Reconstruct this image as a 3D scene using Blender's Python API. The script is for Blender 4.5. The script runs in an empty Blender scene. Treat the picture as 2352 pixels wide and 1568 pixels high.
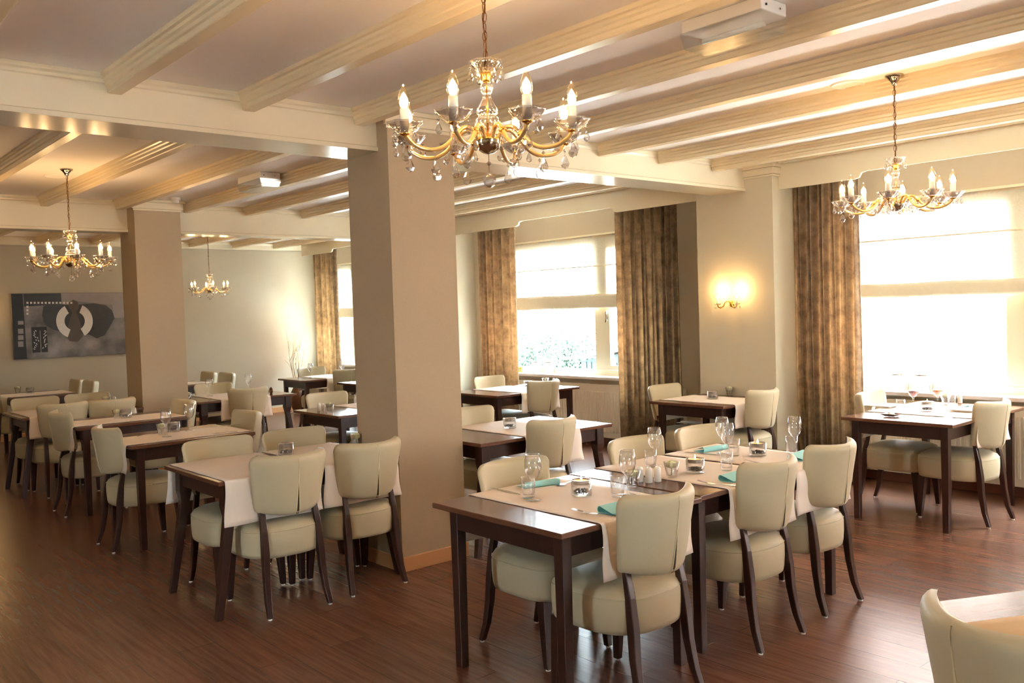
import bpy, bmesh, math, random
from mathutils import Vector, Matrix
import numpy as np
random.seed(7)
PI = math.pi
S = bpy.context.scene
COL = S.collection

# ------------------------------------------------------------------ camera
CAM_H = 1.608
_R = np.array([[0.7552, -0.6547, -0.0317], [-0.0471, -0.0059, -0.9989], [0.6538, 0.7558, -0.0353]])
_u, _s, _v = np.linalg.svd(_R); _R = _u @ _v
FPX = 2042.0
cam_d = bpy.data.cameras.new('camera'); cam = bpy.data.objects.new('camera', cam_d); COL.objects.link(cam)
cam_d.sensor_width = 36.0; cam_d.lens = FPX / 2352 * 36.0; cam_d.clip_start = 0.05; cam_d.clip_end = 300
M = Matrix.Identity(4)
for i in range(3):
    M[i][0] = _R[0][i]; M[i][1] = -_R[1][i]; M[i][2] = -_R[2][i]
M[2][3] = CAM_H
cam.matrix_world = M
S.camera = cam

def ray(x, y):
    return _R.T @ np.array([(x - 1176) / FPX, (y - 784) / FPX, 1.0])
def at_z(x, y, z):
    d = ray(x, y); t = (z - CAM_H) / d[2]; return (d[0] * t, d[1] * t)
def at_y(x, y, Y):
    d = ray(x, y); t = Y / d[1]; return (d[0] * t, d[2] * t + CAM_H)
def at_x(x, y, X):
    d = ray(x, y); t = X / d[0]; return (d[1] * t, d[2] * t + CAM_H)

# ------------------------------------------------------------------ world, sun, render view
w = bpy.data.worlds.new('World'); S.world = w; w.use_nodes = True
bg = w.node_tree.nodes['Background']
bg.inputs[0].default_value = (0.78, 0.91, 1.0, 1); bg.inputs[1].default_value = 15.0
sun_d = bpy.data.lights.new('sun', 'SUN'); sun_d.energy = 30; sun_d.angle = 0.02; sun_d.color = (1, 0.96, 0.88)
sun = bpy.data.objects.new('sun', sun_d); COL.objects.link(sun)
sun.rotation_euler = Vector((0.55, 0.25, -0.8)).to_track_quat('-Z', 'Y').to_euler()
S.view_settings.view_transform = 'Standard'; S.view_settings.look = 'None'
S.view_settings.gamma = 1; S.view_settings.use_curve_mapping = False
S.view_settings.exposure = 2.3
S.cycles.use_denoising = True
S.cycles.max_bounces = 12; S.cycles.diffuse_bounces = 8; S.cycles.glossy_bounces = 4
S.cycles.transmission_bounces = 8; S.cycles.transparent_max_bounces = 24
S.cycles.caustics_reflective = False; S.cycles.caustics_refractive = False
S.cycles.sample_clamp_indirect = 40.0
WX = 7.62            # inner face of the window wall
LEFT_FILL_W = [(2.9, 3.4)]  # opening of the added left window, out of view
REAR_FILL_W = (1.1, 1.8)  # opening of the added rear window, out of view, for frontal fill light
WINS = [(at_x(1503, 700, WX)[0], at_x(1146, 700, WX)[0]), (1.25, at_x(1912, 700, WX)[0]), (11.9, 13.72), (-3.2, -0.4)]   # openings along Y
WZ0, WZ1 = 0.80, 2.43
for (a, b) in WINS:
    pd = bpy.data.lights.new('daylight_portal', 'AREA'); pd.shape = 'RECTANGLE'
    pd.size = b - a; pd.size_y = WZ1 - WZ0; pd.cycles.is_portal = True
    po = bpy.data.objects.new('daylight_portal', pd); COL.objects.link(po)
    po.matrix_world = Matrix.Translation((WX + 0.24, (a + b) / 2, (WZ0 + WZ1) / 2)) @ Vector((-1, 0, 0)).to_track_quat('-Z', 'Z').to_matrix().to_4x4()
# window added in the left wall, out of view, to bring in side light
for (a, b) in LEFT_FILL_W:
    pd = bpy.data.lights.new('daylight_portal', 'AREA'); pd.shape = 'RECTANGLE'
    pd.size = b - a; pd.size_y = 1.6; pd.cycles.is_portal = True
    po = bpy.data.objects.new('daylight_portal', pd); COL.objects.link(po)
    po.matrix_world = Matrix.Translation((-3.44, (a + b) / 2, 1.6)) @ Vector((1, 0, 0)).to_track_quat('-Z', 'Z').to_matrix().to_4x4()

pd = bpy.data.lights.new('daylight_portal', 'AREA'); pd.shape = 'RECTANGLE'
pd.size = REAR_FILL_W[1] - REAR_FILL_W[0]; pd.size_y = 1.6; pd.cycles.is_portal = True
po = bpy.data.objects.new('daylight_portal', pd); COL.objects.link(po)
po.matrix_world = Matrix.Translation((sum(REAR_FILL_W) / 2, -4.3, 1.6)) @ Vector((0, 1, 0)).to_track_quat('-Z', 'Z').to_matrix().to_4x4()

# ------------------------------------------------------------------ materials
def newmat(name):
    m = bpy.data.materials.new(name); m.use_nodes = True
    return m, m.node_tree.nodes, m.node_tree.links
def srgb(r, g, b):
    f = lambda c: (c / 255 / 12.92) if c / 255 <= 0.04045 else ((c / 255 + 0.055) / 1.055) ** 2.4
    return (f(r), f(g), f(b), 1)
def pmat(name, col, rough=0.6, metal=0.0, vary=0.0, vscale=20, bump=0.0, bscale=200, spec=0.5, coat=0.0, sheen=0.0, stretch=None):
    m, N, L = newmat(name); b = N['Principled BSDF']
    b.inputs['Base Color'].default_value = col; b.inputs['Roughness'].default_value = rough
    b.inputs['Metallic'].default_value = metal; b.inputs['Specular IOR Level'].default_value = spec
    b.inputs['Coat Weight'].default_value = coat; b.inputs['Sheen Weight'].default_value = sheen
    tc = N.new('ShaderNodeTexCoord'); src = tc.outputs['Object']
    if stretch:
        mp = N.new('ShaderNodeMapping'); mp.inputs['Scale'].default_value = stretch
        L.new(src, mp.inputs[0]); src = mp.outputs[0]
    n = N.new('ShaderNodeTexNoise'); n.inputs['Scale'].default_value = vscale; n.inputs['Detail'].default_value = 5
    L.new(src, n.inputs['Vector'])
    mix = N.new('ShaderNodeMix'); mix.data_type = 'RGBA'
    mix.inputs[6].default_value = tuple(max(0, c * (1 - vary)) for c in col[:3]) + (1,)
    mix.inputs[7].default_value = tuple(min(1, c * (1 + vary)) for c in col[:3]) + (1,)
    L.new(n.outputs[0], mix.inputs[0]); L.new(mix.outputs[2], b.inputs['Base Color'])
    if bump:
        n2 = N.new('ShaderNodeTexNoise'); n2.inputs['Scale'].default_value = bscale; n2.inputs['Detail'].default_value = 3
        L.new(src, n2.inputs['Vector'])
        bp = N.new('ShaderNodeBump'); bp.inputs['Strength'].default_value = bump; bp.inputs['Distance'].default_value = 0.002
        L.new(n2.outputs[0], bp.inputs['Height']); L.new(bp.outputs[0], b.inputs['Normal'])
    return m
def thin_glass(name, tint=(1, 1, 1, 1), gloss=0.06, edge=0.55, rough=0.0, power=3.0, dark=.45):
    m, N, L = newmat(name); N.remove(N['Principled BSDF']); out = N['Material Output']
    t = N.new('ShaderNodeBsdfTransparent'); t.inputs[0].default_value = tint
    g = N.new('ShaderNodeBsdfGlossy'); g.inputs['Roughness'].default_value = rough
    lw = N.new('ShaderNodeLayerWeight'); lw.inputs[0].default_value = 0.5
    pw = N.new('ShaderNodeMath'); pw.operation = 'POWER'; pw.inputs[1].default_value = power
    L.new(lw.outputs['Facing'], pw.inputs[0])
    mr = N.new('ShaderNodeMapRange'); mr.inputs[3].default_value = gloss; mr.inputs[4].default_value = edge
    L.new(pw.outputs[0], mr.inputs[0])
    mx = N.new('ShaderNodeMixShader'); L.new(mr.outputs[0], mx.inputs[0]); L.new(t.outputs[0], mx.inputs[1]); L.new(g.outputs[0], mx.inputs[2])
    ed = N.new('ShaderNodeMath'); ed.operation = 'POWER'; ed.inputs[1].default_value = 5; L.new(lw.outputs['Facing'], ed.inputs[0])
    tm = N.new('ShaderNodeMix'); tm.data_type = 'RGBA'; tm.inputs[6].default_value = tint; tm.inputs[7].default_value = (tint[0] * dark, tint[1] * dark, tint[2] * dark, 1)
    L.new(ed.outputs[0], tm.inputs[0]); L.new(tm.outputs[2], t.inputs[0])
    L.new(mx.outputs[0], out.inputs[0]); return m
def emat(name, col, strength):
    m, N, L = newmat(name); N.remove(N['Principled BSDF']); e = N.new('ShaderNodeEmission')
    e.inputs[0].default_value = col; e.inputs[1].default_value = strength
    L.new(e.outputs[0], N['Material Output'].inputs[0]); return m

MT = {}
MT['ceiling'] = pmat('ceiling_paint', srgb(240, 235, 230), 0.75, vary=0.015, vscale=3)
MT['joist'] = pmat('cream_gloss_paint', srgb(222, 202, 166), 0.27, vary=0.01, vscale=4, bump=0.0)
MT['beam'] = pmat('cream_beam_paint', srgb(222, 210, 184), 0.16, vary=0.02, vscale=3, bump=0.12, bscale=18)
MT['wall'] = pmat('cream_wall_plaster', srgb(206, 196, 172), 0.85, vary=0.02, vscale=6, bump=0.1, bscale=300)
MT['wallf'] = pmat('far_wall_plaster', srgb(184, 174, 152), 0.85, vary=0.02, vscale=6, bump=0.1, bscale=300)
MT['wallr'] = pmat('taupe_window_wall', srgb(206, 190, 164), 0.85, vary=0.02, vscale=6, bump=0.1, bscale=300)
MT['column'] = pmat('greige_wallpaper', srgb(180, 160, 132), 0.8, vary=0.05, vscale=90, bump=0.5, bscale=350)
MT['base'] = pmat('beech_skirting', srgb(206, 152, 104), 0.4, vary=0.06, vscale=8, stretch=(2, 2, 20))
MT['dkbase'] = pmat('brown_skirting', srgb(120, 72, 48), 0.4, vary=0.1, vscale=8)
MT['frame'] = pmat('cream_window_frame', srgb(238, 228, 200), 0.35)
MT['sill'] = pmat('window_sill_stone', srgb(232, 226, 220), 0.15, vary=0.03, vscale=30)
MT['wood'] = pmat('dark_table_wood', srgb(104, 68, 50), 0.22, vary=0.22, vscale=9, stretch=(1, 14, 14), bump=0.08, bscale=40, spec=0.55)
MT['leg'] = pmat('dark_leg_wood', srgb(58, 34, 26), 0.3, vary=0.25, vscale=10, stretch=(14, 14, 1))
MT['leather'] = pmat('cream_upholstery', srgb(196, 184, 152), 0.5, vary=0.03, vscale=8, bump=0.22, bscale=260, spec=0.4, sheen=0.15)
MT['piping'] = pmat('cream_piping', srgb(226, 214, 178), 0.5)
MT['slit'] = pmat('slit_shade', srgb(70, 58, 40), 0.9)  # shade inside the open pleat as a colour
MT['cloth'] = pmat('rosy_table_runner', srgb(238, 226, 214), 0.8, vary=0.02, vscale=10, bump=0.3, bscale=500)
MT['cloth2'] = pmat('sand_table_runner', srgb(218, 186, 140), 0.8, vary=0.02, vscale=10, bump=0.3, bscale=500)
MT['napkin'] = pmat('turquoise_paper', srgb(160, 228, 234), 0.75, vary=0.04, vscale=30)
MT['steel'] = pmat('steel', srgb(210, 205, 200), 0.15, metal=1.0)
MT['chrome'] = pmat('nickel', srgb(200, 188, 165), 0.12, metal=1.0)
MT['gold'] = pmat('gold', srgb(232, 182, 96), 0.22, metal=1.0)
MT['arm'] = pmat('glass_over_gold', srgb(244, 204, 134), 0.14, metal=0.6, coat=1.0)
MT['chain'] = pmat('bronze_chain', srgb(120, 88, 60), 0.35, metal=1.0)
MT['white'] = pmat('white_china', srgb(240, 236, 226), 0.15, coat=0.5)
MT['plastic'] = pmat('white_plastic', srgb(232, 228, 220), 0.4)
MT['rad'] = pmat('radiator_enamel', srgb(222, 212, 190), 0.3)
MT['glass'] = thin_glass('clear_glass', gloss=0.10, edge=0.9, power=2.2, dark=.7)
MT['pane'] = thin_glass('window_pane', (0.97, 1, 1, 1), gloss=0.03, edge=0.4, power=4)
MT['crystal'] = thin_glass('cut_crystal', (0.98, 0.98, 0.99, 1), gloss=0.32, edge=0.95, power=1.6, dark=.8)
MT['bulbglass'] = thin_glass('bulb_glass', (1, 0.93, 0.8, 1), gloss=0.08, edge=0.6)
MT['filament'] = emat('lit_filament', (1, 0.74, 0.36, 1), 7)
MT['flame'] = emat('candle_flame', (1, 0.75, 0.35, 1), 8)
MT['wax'] = pmat('flame_lit_wax', srgb(255, 176, 90), 0.5)  # glow of the flame put into the wax colour and emission
MT['wax'].node_tree.nodes['Principled BSDF'].inputs['Emission Color'].default_value = (1, 0.45, 0.12, 1)
MT['wax'].node_tree.nodes['Principled BSDF'].inputs['Emission Strength'].default_value = 0.22
MT['tin'] = pmat('tealight_tin', srgb(190, 180, 172), 0.3, metal=0.9)
MT['pebble'] = pmat('grey_pebbles', srgb(88, 80, 78), 0.5, vary=0.4, vscale=120)
MT['rose'] = pmat('ivory_rose', srgb(226, 226, 178), 0.6, vary=0.08, vscale=40)
MT['stem'] = pmat('green_stem', srgb(120, 146, 70), 0.6)
MT['redwine'] = pmat('red_wine', srgb(130, 14, 44), 0.1); MT['rosewine'] = pmat('amber_drink', srgb(232, 120, 60), 0.1)
MT['bronze'] = pmat('bronze_ring', srgb(120, 84, 50), 0.35, metal=0.8)
MT['black'] = pmat('matt_black', srgb(34, 32, 30), 0.5)
MT['tray'] = pmat('brown_dish', srgb(110, 88, 72), 0.35)
MT['wicker'] = pmat('brown_pot', srgb(112, 76, 48), 0.6, vary=0.4, vscale=30)
MT['branch'] = pmat('pale_branch', srgb(214, 196, 156), 0.8)
MT['yellow'] = pmat('yellow_card', srgb(240, 200, 90), 0.6)
MT['grass'] = pmat('lawn', srgb(150, 150, 140), 0.9, vary=0.3, vscale=3)
MT['paving'] = pmat('pale_bounce_paving', (.68, .67, .65, 1), 0.9, vary=.08, vscale=4)  # kept pale to bounce sun and sky light indoors
MT['leaf'] = pmat('leaves', (.032, .060, .042, 1), 0.7, vary=0.35, vscale=4)
MT['hedge'] = pmat('hedge_leaves', (.032, .052, .024, 1), 0.7, vary=0.35, vscale=6)
MT['bark'] = pmat('bark', srgb(100, 84, 66), 0.9, vary=0.3, vscale=12)
MT['shed'] = pmat('teal_shed_boards', (.007, .017, .020, 1), 0.7, vary=0.1, vscale=5)
MT['shedroof'] = pmat('shed_roof', (.09, .085, .08, 1), 0.7)

# floor: planks running along Y
def floor_mat():
    m, N, L = newmat('laminate_planks'); b = N['Principled BSDF']
    tc = N.new('ShaderNodeTexCoord'); mp = N.new('ShaderNodeMapping'); mp.inputs['Rotation'].default_value = (0, 0, PI / 2)
    L.new(tc.outputs['Object'], mp.inputs[0])
    br = N.new('ShaderNodeTexBrick'); br.offset = 0.37; br.inputs['Scale'].default_value = 1
    br.inputs['Brick Width'].default_value = 1.28; br.inputs['Row Height'].default_value = 0.19
    br.inputs['Mortar Size'].default_value = 0.0016; br.inputs['Mortar Smooth'].default_value = 0.2
    br.inputs['Color1'].default_value = srgb(112, 78, 62); br.inputs['Color2'].default_value = srgb(126, 88, 70)
    br.inputs['Mortar'].default_value = srgb(70, 42, 32)
    L.new(mp.outputs[0], br.inputs['Vector'])
    mp2 = N.new('ShaderNodeMapping'); mp2.inputs['Scale'].default_value = (26, 1.2, 1); L.new(tc.outputs['Object'], mp2.inputs[0])
    n = N.new('ShaderNodeTexNoise'); n.inputs['Scale'].default_value = 1.6; n.inputs['Detail'].default_value = 8; n.inputs['Roughness'].default_value = 0.65
    L.new(mp2.outputs[0], n.inputs['Vector'])
    cr = N.new('ShaderNodeValToRGB'); cr.color_ramp.elements[0].position = 0.3; cr.color_ramp.elements[0].color = (0.62, 0.56, 0.54, 1)
    cr.color_ramp.elements[1].position = 0.72; cr.color_ramp.elements[1].color = (1.15, 1.1, 1.06, 1)
    L.new(n.outputs[0], cr.inputs[0])
    mx = N.new('ShaderNodeMix'); mx.data_type = 'RGBA'; mx.blend_type = 'MULTIPLY'; mx.inputs[0].default_value = 1
    L.new(br.outputs[0], mx.inputs[6]); L.new(cr.outputs[0], mx.inputs[7]); L.new(mx.outputs[2], b.inputs['Base Color'])
    b.inputs['Roughness'].default_value = 0.27; b.inputs['Specular IOR Level'].default_value = 0.5
    n3 = N.new('ShaderNodeTexNoise'); n3.inputs['Scale'].default_value = 14; n3.inputs['Detail'].default_value = 4
    mp3 = N.new('ShaderNodeMapping'); mp3.inputs['Scale'].default_value = (4, 1, 1); L.new(tc.outputs['Object'], mp3.inputs[0]); L.new(mp3.outputs[0], n3.inputs['Vector'])
    ad = N.new('ShaderNodeMath'); ad.operation = 'MULTIPLY_ADD'; ad.inputs[1].default_value = -1.2
    L.new(br.outputs['Fac'], ad.inputs[0]); L.new(n3.outputs[0], ad.inputs[2])
    bp = N.new('ShaderNodeBump'); bp.inputs['Strength'].default_value = 0.25; bp.inputs['Distance'].default_value = 0.002
    L.new(ad.outputs[0], bp.inputs['Height']); L.new(bp.outputs[0], b.inputs['Normal'])
    return m
MT['floor'] = floor_mat()
def brick_mat():
    m, N, L = newmat('red_brick'); b = N['Principled BSDF']
    tc = N.new('ShaderNodeTexCoord'); mp = N.new('ShaderNodeMapping'); mp.inputs['Rotation'].default_value = (0, 0, 0)
    sx = N.new('ShaderNodeSeparateXYZ'); cx = N.new('ShaderNodeCombineXYZ'); L.new(tc.outputs['Object'], sx.inputs[0])
    L.new(sx.outputs[1], cx.inputs[0]); L.new(sx.outputs[2], cx.inputs[1])
    br = N.new('ShaderNodeTexBrick'); br.inputs['Scale'].default_value = 1; br.inputs['Brick Width'].default_value = 0.22; br.inputs['Row Height'].default_value = 0.066
    br.inputs['Mortar Size'].default_value = 0.008; br.inputs['Color1'].default_value = (.20, .11, .10, 1); br.inputs['Color2'].default_value = (.22, .16, .15, 1)
    br.inputs['Mortar'].default_value = (.25, .24, .23, 1); br.inputs['Bias'].default_value = -0.1
    L.new(cx.outputs[0], br.inputs['Vector']); L.new(br.outputs[0], b.inputs['Base Color']); b.inputs['Roughness'].default_value = 0.9
    return m
MT['brick'] = brick_mat()
def curtain_mat():
    m, N, L = newmat('crushed_taupe_curtain'); N.remove(N['Principled BSDF']); out = N['Material Output']
    tc = N.new('ShaderNodeTexCoord'); n = N.new('ShaderNodeTexNoise'); n.inputs['Scale'].default_value = 9; n.inputs['Detail'].default_value = 9; n.inputs['Roughness'].default_value = 0.7
    L.new(tc.outputs['Object'], n.inputs['Vector'])
    cr = N.new('ShaderNodeValToRGB'); e = cr.color_ramp.elements; e[0].position = 0.34; e[0].color = srgb(108, 93, 80); e[1].position = 0.66; e[1].color = srgb(158, 140, 118)
    L.new(n.outputs[0], cr.inputs[0])
    n2 = N.new('ShaderNodeTexNoise'); n2.inputs['Scale'].default_value = 160; n2.inputs['Detail'].default_value = 4; L.new(tc.outputs['Object'], n2.inputs['Vector'])
    bp = N.new('ShaderNodeBump'); bp.inputs['Strength'].default_value = 0.5; bp.inputs['Distance'].default_value = 0.004; L.new(n2.outputs[0], bp.inputs['Height'])
    d = N.new('ShaderNodeBsdfDiffuse'); t = N.new('ShaderNodeBsdfTranslucent')
    L.new(cr.outputs[0], d.inputs[0]); L.new(bp.outputs[0], d.inputs['Normal'])
    g = N.new('ShaderNodeMix'); g.data_type = 'RGBA'; g.blend_type = 'MULTIPLY'; g.inputs[0].default_value = 1; g.inputs[7].default_value = (1.0, 0.70, 0.40, 1)
    L.new(cr.outputs[0], g.inputs[6]); L.new(g.outputs[2], t.inputs[0])
    mx = N.new('ShaderNodeMixShader'); mx.inputs[0].default_value = 0.34; L.new(d.outputs[0], mx.inputs[1]); L.new(t.outputs[0], mx.inputs[2])
    L.new(mx.outputs[0], out.inputs[0]); return m
MT['curtain'] = curtain_mat()
def sheer_mat(name, transp, col):
    m, N, L = newmat(name); N.remove(N['Principled BSDF']); out = N['Material Output']
    d = N.new('ShaderNodeBsdfDiffuse'); t = N.new('ShaderNodeBsdfTranslucent'); tr = N.new('ShaderNodeBsdfTransparent')
    tc = N.new('ShaderNodeTexCoord'); n = N.new('ShaderNodeTexNoise'); n.inputs['Scale'].default_value = 60; L.new(tc.outputs['Object'], n.inputs['Vector'])
    mr = N.new('ShaderNodeMapRange'); mr.inputs[3].default_value = transp * 0.8; mr.inputs[4].default_value = transp * 1.2; L.new(n.outputs[0], mr.inputs[0])
    d.inputs[0].default_value = col; t.inputs[0].default_value = col
    m1 = N.new('ShaderNodeMixShader'); m1.inputs[0].default_value = 0.5; L.new(d.outputs[0], m1.inputs[1]); L.new(t.outputs[0], m1.inputs[2])
    m2 = N.new('ShaderNodeMixShader'); L.new(mr.outputs[0], m2.inputs[0]); L.new(m1.outputs[0], m2.inputs[1]); L.new(tr.outputs[0], m2.inputs[2])
    L.new(m2.outputs[0], out.inputs[0]); return m
MT['sheer'] = sheer_mat('white_sheer', 0.40, srgb(226, 226, 222))
MT['blindhem'] = pmat('beige_blind_fold', srgb(226, 216, 190), 0.8, vary=.05, vscale=30)
def canvas_mat():
    m, N, L = newmat('grey_painted_canvas'); b = N['Principled BSDF']; b.inputs['Roughness'].default_value = 0.55
    tc = N.new('ShaderNodeTexCoord'); n = N.new('ShaderNodeTexNoise'); n.inputs['Scale'].default_value = 3.2; n.inputs['Detail'].default_value = 8
    L.new(tc.outputs['Object'], n.inputs['Vector'])
    cr = N.new('ShaderNodeValToRGB'); e = cr.color_ramp.elements; e[0].position = 0.32; e[0].color = srgb(64, 61, 60); e[1].position = 0.70; e[1].color = srgb(150, 144, 142)
    L.new(n.outputs[0], cr.inputs[0]); L.new(cr.outputs[0], b.inputs['Base Color']); return m
MT['canvas'] = canvas_mat()
MT['pblack'] = pmat('black_paint', srgb(26, 25, 26), 0.5, vary=0.4, vscale=12)
MT['pdark'] = pmat('charcoal_paint', srgb(46, 46, 48), 0.5, vary=0.45, vscale=14)
MT['pwhite'] = pmat('white_paint', srgb(214, 208, 200), 0.6, vary=0.1, vscale=20)
MT['pgrey'] = pmat('pale_grey_paint', srgb(150, 142, 140), 0.6, vary=0.15, vscale=10)
MT['pbrown'] = pmat('umber_paint', srgb(84, 74, 66), 0.6, vary=0.2, vscale=10)

# ------------------------------------------------------------------ mesh helpers
def link(name, me, mat=None, parent=None):
    o = bpy.data.objects.new(name, me); COL.objects.link(o)
    if mat is not None and me is not None and not me.materials: me.materials.append(MT[mat] if isinstance(mat, str) else mat)
    if parent is not None: o.parent = parent
    return o
def tag(o, label=None, cat=None, group=None, kind=None):
    if label: o['label'] = label
    if cat: o['category'] = cat
    if group: o['group'] = group
    if kind: o['kind'] = kind
    return o
def thing(name, loc=(0, 0, 0), rz=0, label=None, cat=None, group=None):
    o = bpy.data.objects.new(name, None); COL.objects.link(o); o.location = loc; o.rotation_euler = (0, 0, rz)
    o.empty_display_size = 0.05
    return tag(o, label, cat, group)
class MB:
    def __init__(s): s.v = []; s.f = []
    def add(s, vs, fs):
        o = len(s.v); s.v += [tuple(p) for p in vs]; s.f += [tuple(i + o for i in f) for f in fs]; return s
    def box(s, x0, x1, y0, y1, z0, z1):
        return s.add([(x0, y0, z0), (x1, y0, z0), (x1, y1, z0), (x0, y1, z0), (x0, y0, z1), (x1, y0, z1), (x1, y1, z1), (x0, y1, z1)],
                     [(3, 2, 1, 0), (4, 5, 6, 7), (0, 1, 5, 4), (1, 2, 6, 5), (2, 3, 7, 6), (3, 0, 4, 7)])
    def frustum(s, c0, a0, c1, a1):  # square sections, centre (x,y,z), half sizes
        q = lambda c, a: [(c[0] - a, c[1] - a, c[2]), (c[0] + a, c[1] - a, c[2]), (c[0] + a, c[1] + a, c[2]), (c[0] - a, c[1] + a, c[2])]
        return s.add(q(c0, a0) + q(c1, a1), [(3, 2, 1, 0), (4, 5, 6, 7), (0, 1, 5, 4), (1, 2, 6, 5), (2, 3, 7, 6), (3, 0, 4, 7)])
    def tube(s, pts, r, n=8, cap=True):
        pts = [Vector(p) for p in pts]; rs = r if isinstance(r, (list, tuple)) else [r] * len(pts)
        ref = Vector((0, 0, 1)); rings = []
        for i, p in enumerate(pts):
            t = (pts[min(i + 1, len(pts) - 1)] - pts[max(i - 1, 0)]).normalized()
            a = t.cross(ref)
            if a.length < 0.05: a = t.cross(Vector((1, 0, 0)))
            a.normalize(); b = t.cross(a)
            rings.append([p + (a * math.cos(2 * PI * k / n) + b * math.sin(2 * PI * k / n)) * rs[i] for k in range(n)])
        fs = []
        for i in range(len(pts) - 1):
            for k in range(n):
                fs.append((i * n + k, i * n + (k + 1) % n, (i + 1) * n + (k + 1) % n, (i + 1) * n + k))
        if cap: fs += [tuple(range(n))[::-1], tuple(range((len(pts) - 1) * n, len(pts) * n))]
        return s.add([v for rg in rings for v in rg], fs)
    def lathe(s, prof, n=24, c=(0, 0, 0), scallop=0, sk=8):
        vs = []
        for (r, z) in prof:
            for k in range(n):
                a = 2 * PI * k / n; rr = r * (1 + scallop * math.cos(sk * a)) if scallop else r
                vs.append((c[0] + rr * math.cos(a), c[1] + rr * math.sin(a), c[2] + z))
        fs = [(i * n + k, i * n + (k + 1) % n, (i + 1) * n + (k + 1) % n, (i + 1) * n + k) for i in range(len(prof) - 1) for k in range(n)]
        return s.add(vs, fs)
    def prism(s, poly, h0, h1, axis='z'):
        n = len(poly)
        mp = {'z': lambda p, h: (p[0], p[1], h), 'y': lambda p, h: (p[0], h, p[1]), 'x': lambda p, h: (h, p[0], p[1])}[axis]
        return s.add([mp(p, h0) for p in poly] + [mp(p, h1) for p in poly],
                     [tuple(range(n))[::-1], tuple(range(n, 2 * n))] + [(i, (i + 1) % n, n + (i + 1) % n, n + i) for i in range(n)])
    def mesh(s, name='m', smooth=False):
        me = bpy.data.meshes.new(name); me.from_pydata(s.v, [], s.f); me.validate()
        bm = bmesh.new(); bm.from_mesh(me); bmesh.ops.recalc_face_normals(bm, faces=bm.faces); bm.to_mesh(me); bm.free()
        if smooth: me.shade_smooth()
        return me
    def obj(s, name, mat, parent=None, smooth=False, bevel=0, sub=0, wn=False):
        o = link(name, s.mesh(name, smooth), mat, parent)
        if bevel:
            m = o.modifiers.new('bevel', 'BEVEL'); m.width = bevel; m.segments = 2; m.limit_method = 'ANGLE'
        if sub:
            m = o.modifiers.new('sub', 'SUBSURF'); m.levels = sub; m.render_levels = sub
        return o
def kids(o): return [c for c in bpy.data.objects if c.parent == o]
CH = {}
def reg_children():
    CH.clear()
    for c in bpy.data.objects:
        if c.parent: CH.setdefault(c.parent, []).append(c)
def dup(o, loc=None, rz=None, label=None, cat=None, group=None, scale=None, parent=None):
    def rec(src, par):
        c = src.copy(); COL.objects.link(c)
        if par: c.parent = par
        for k in CH.get(src, []): rec(k, c)
        return c
    c = rec(o, parent)
    if loc is not None: c.location = loc
    if rz is not None: c.rotation_euler = (0, 0, rz)
    if scale is not None: c.scale = (scale,) * 3
    return tag(c, label, cat, group)
class Proto:
    """first use places the object itself, later uses copy it with its parts"""
    def __init__(s, o): s.o = o; s.used = False
    def put(s, loc, rz=0, label=None, group=None, scale=None):
        if not s.used:
            s.used = True; s.o.location = loc; s.o.rotation_euler = (0, 0, rz)
            if scale: s.o.scale = (scale,) * 3
            if label: s.o['label'] = label
            if group: s.o['group'] = group
            return s.o
        return dup(s.o, loc, rz, label, None, group, scale if scale else 1.0)

# ------------------------------------------------------------------ room shell
CZ = 2.86
X0, X1, Y0, Y1 = -3.2, WX, -4.0, 14.0
tag(MB().box(X0 - .2, X1 + .3, Y0 - .2, Y1 + .2, -0.12, 0).obj('floor', 'floor'), kind='structure')
tag(MB().box(X0 - .2, X1 + .3, Y0 - .2, Y1 + .2, CZ, CZ + .2).obj('ceiling', 'ceiling'), kind='structure')
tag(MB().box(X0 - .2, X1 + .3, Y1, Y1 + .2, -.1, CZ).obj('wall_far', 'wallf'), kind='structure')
la, lb = LEFT_FILL_W[0]
tag(MB().box(X0 - .2, X0, Y0, la, -.1, CZ).box(X0 - .2, X0, lb, Y1, -.1, CZ).box(X0 - .2, X0, la, lb, -.1, .8).box(X0 - .2, X0, la, lb, 2.4, CZ).obj('wall_left', 'wall'), kind='structure')
# window wall with openings
mb = MB(); ys = sorted(WINS); prev = Y0 - .2
for (a, b) in ys:
    mb.box(WX, WX + .3, prev, a, -.1, CZ); mb.box(WX, WX + .3, a, b, -.1, WZ0 - .02); mb.box(WX, WX + .3, a, b, WZ1, CZ); prev = b
mb.box(WX, WX + .3, prev, Y1 + .2, -.1, CZ)
tag(mb.obj('wall_right', 'wallr'), kind='structure')
ra, rb = REAR_FILL_W
tag(MB().box(X0 - .2, ra, Y0 - .25, Y0, -.1, CZ).box(rb, WX + .3, Y0 - .25, Y0, -.1, CZ).box(ra, rb, Y0 - .25, Y0, -.1, .8).box(ra, rb, Y0 - .25, Y0, 2.4, CZ).obj('wall_rear', 'wall'), kind='structure')
W = tag(thing('window_6'), kind='structure'); mb = MB()  # rear window added behind the camera to carry fill light
for (xa_, xb_, za_, zb__) in ((ra, rb, .8, .87), (ra, rb, 2.33, 2.4), (ra, ra + .07, .87, 2.33), (rb - .07, rb, .87, 2.33), ((ra + rb) / 2 - .04, (ra + rb) / 2 + .04, .87, 2.33)): mb.box(xa_, xb_, Y0 - .15, Y0 - .08, za_, zb__)
mb.obj('frame', 'frame', W); MB().box(ra + .07, rb - .07, Y0 - .12, Y0 - .116, .87, 2.33).obj('pane', 'pane', W)
tag(MB().box(X0, WX - .0, Y1 - .018, Y1, 0, .09).obj('baseboard_far', 'base', bevel=.003), kind='structure')
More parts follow.
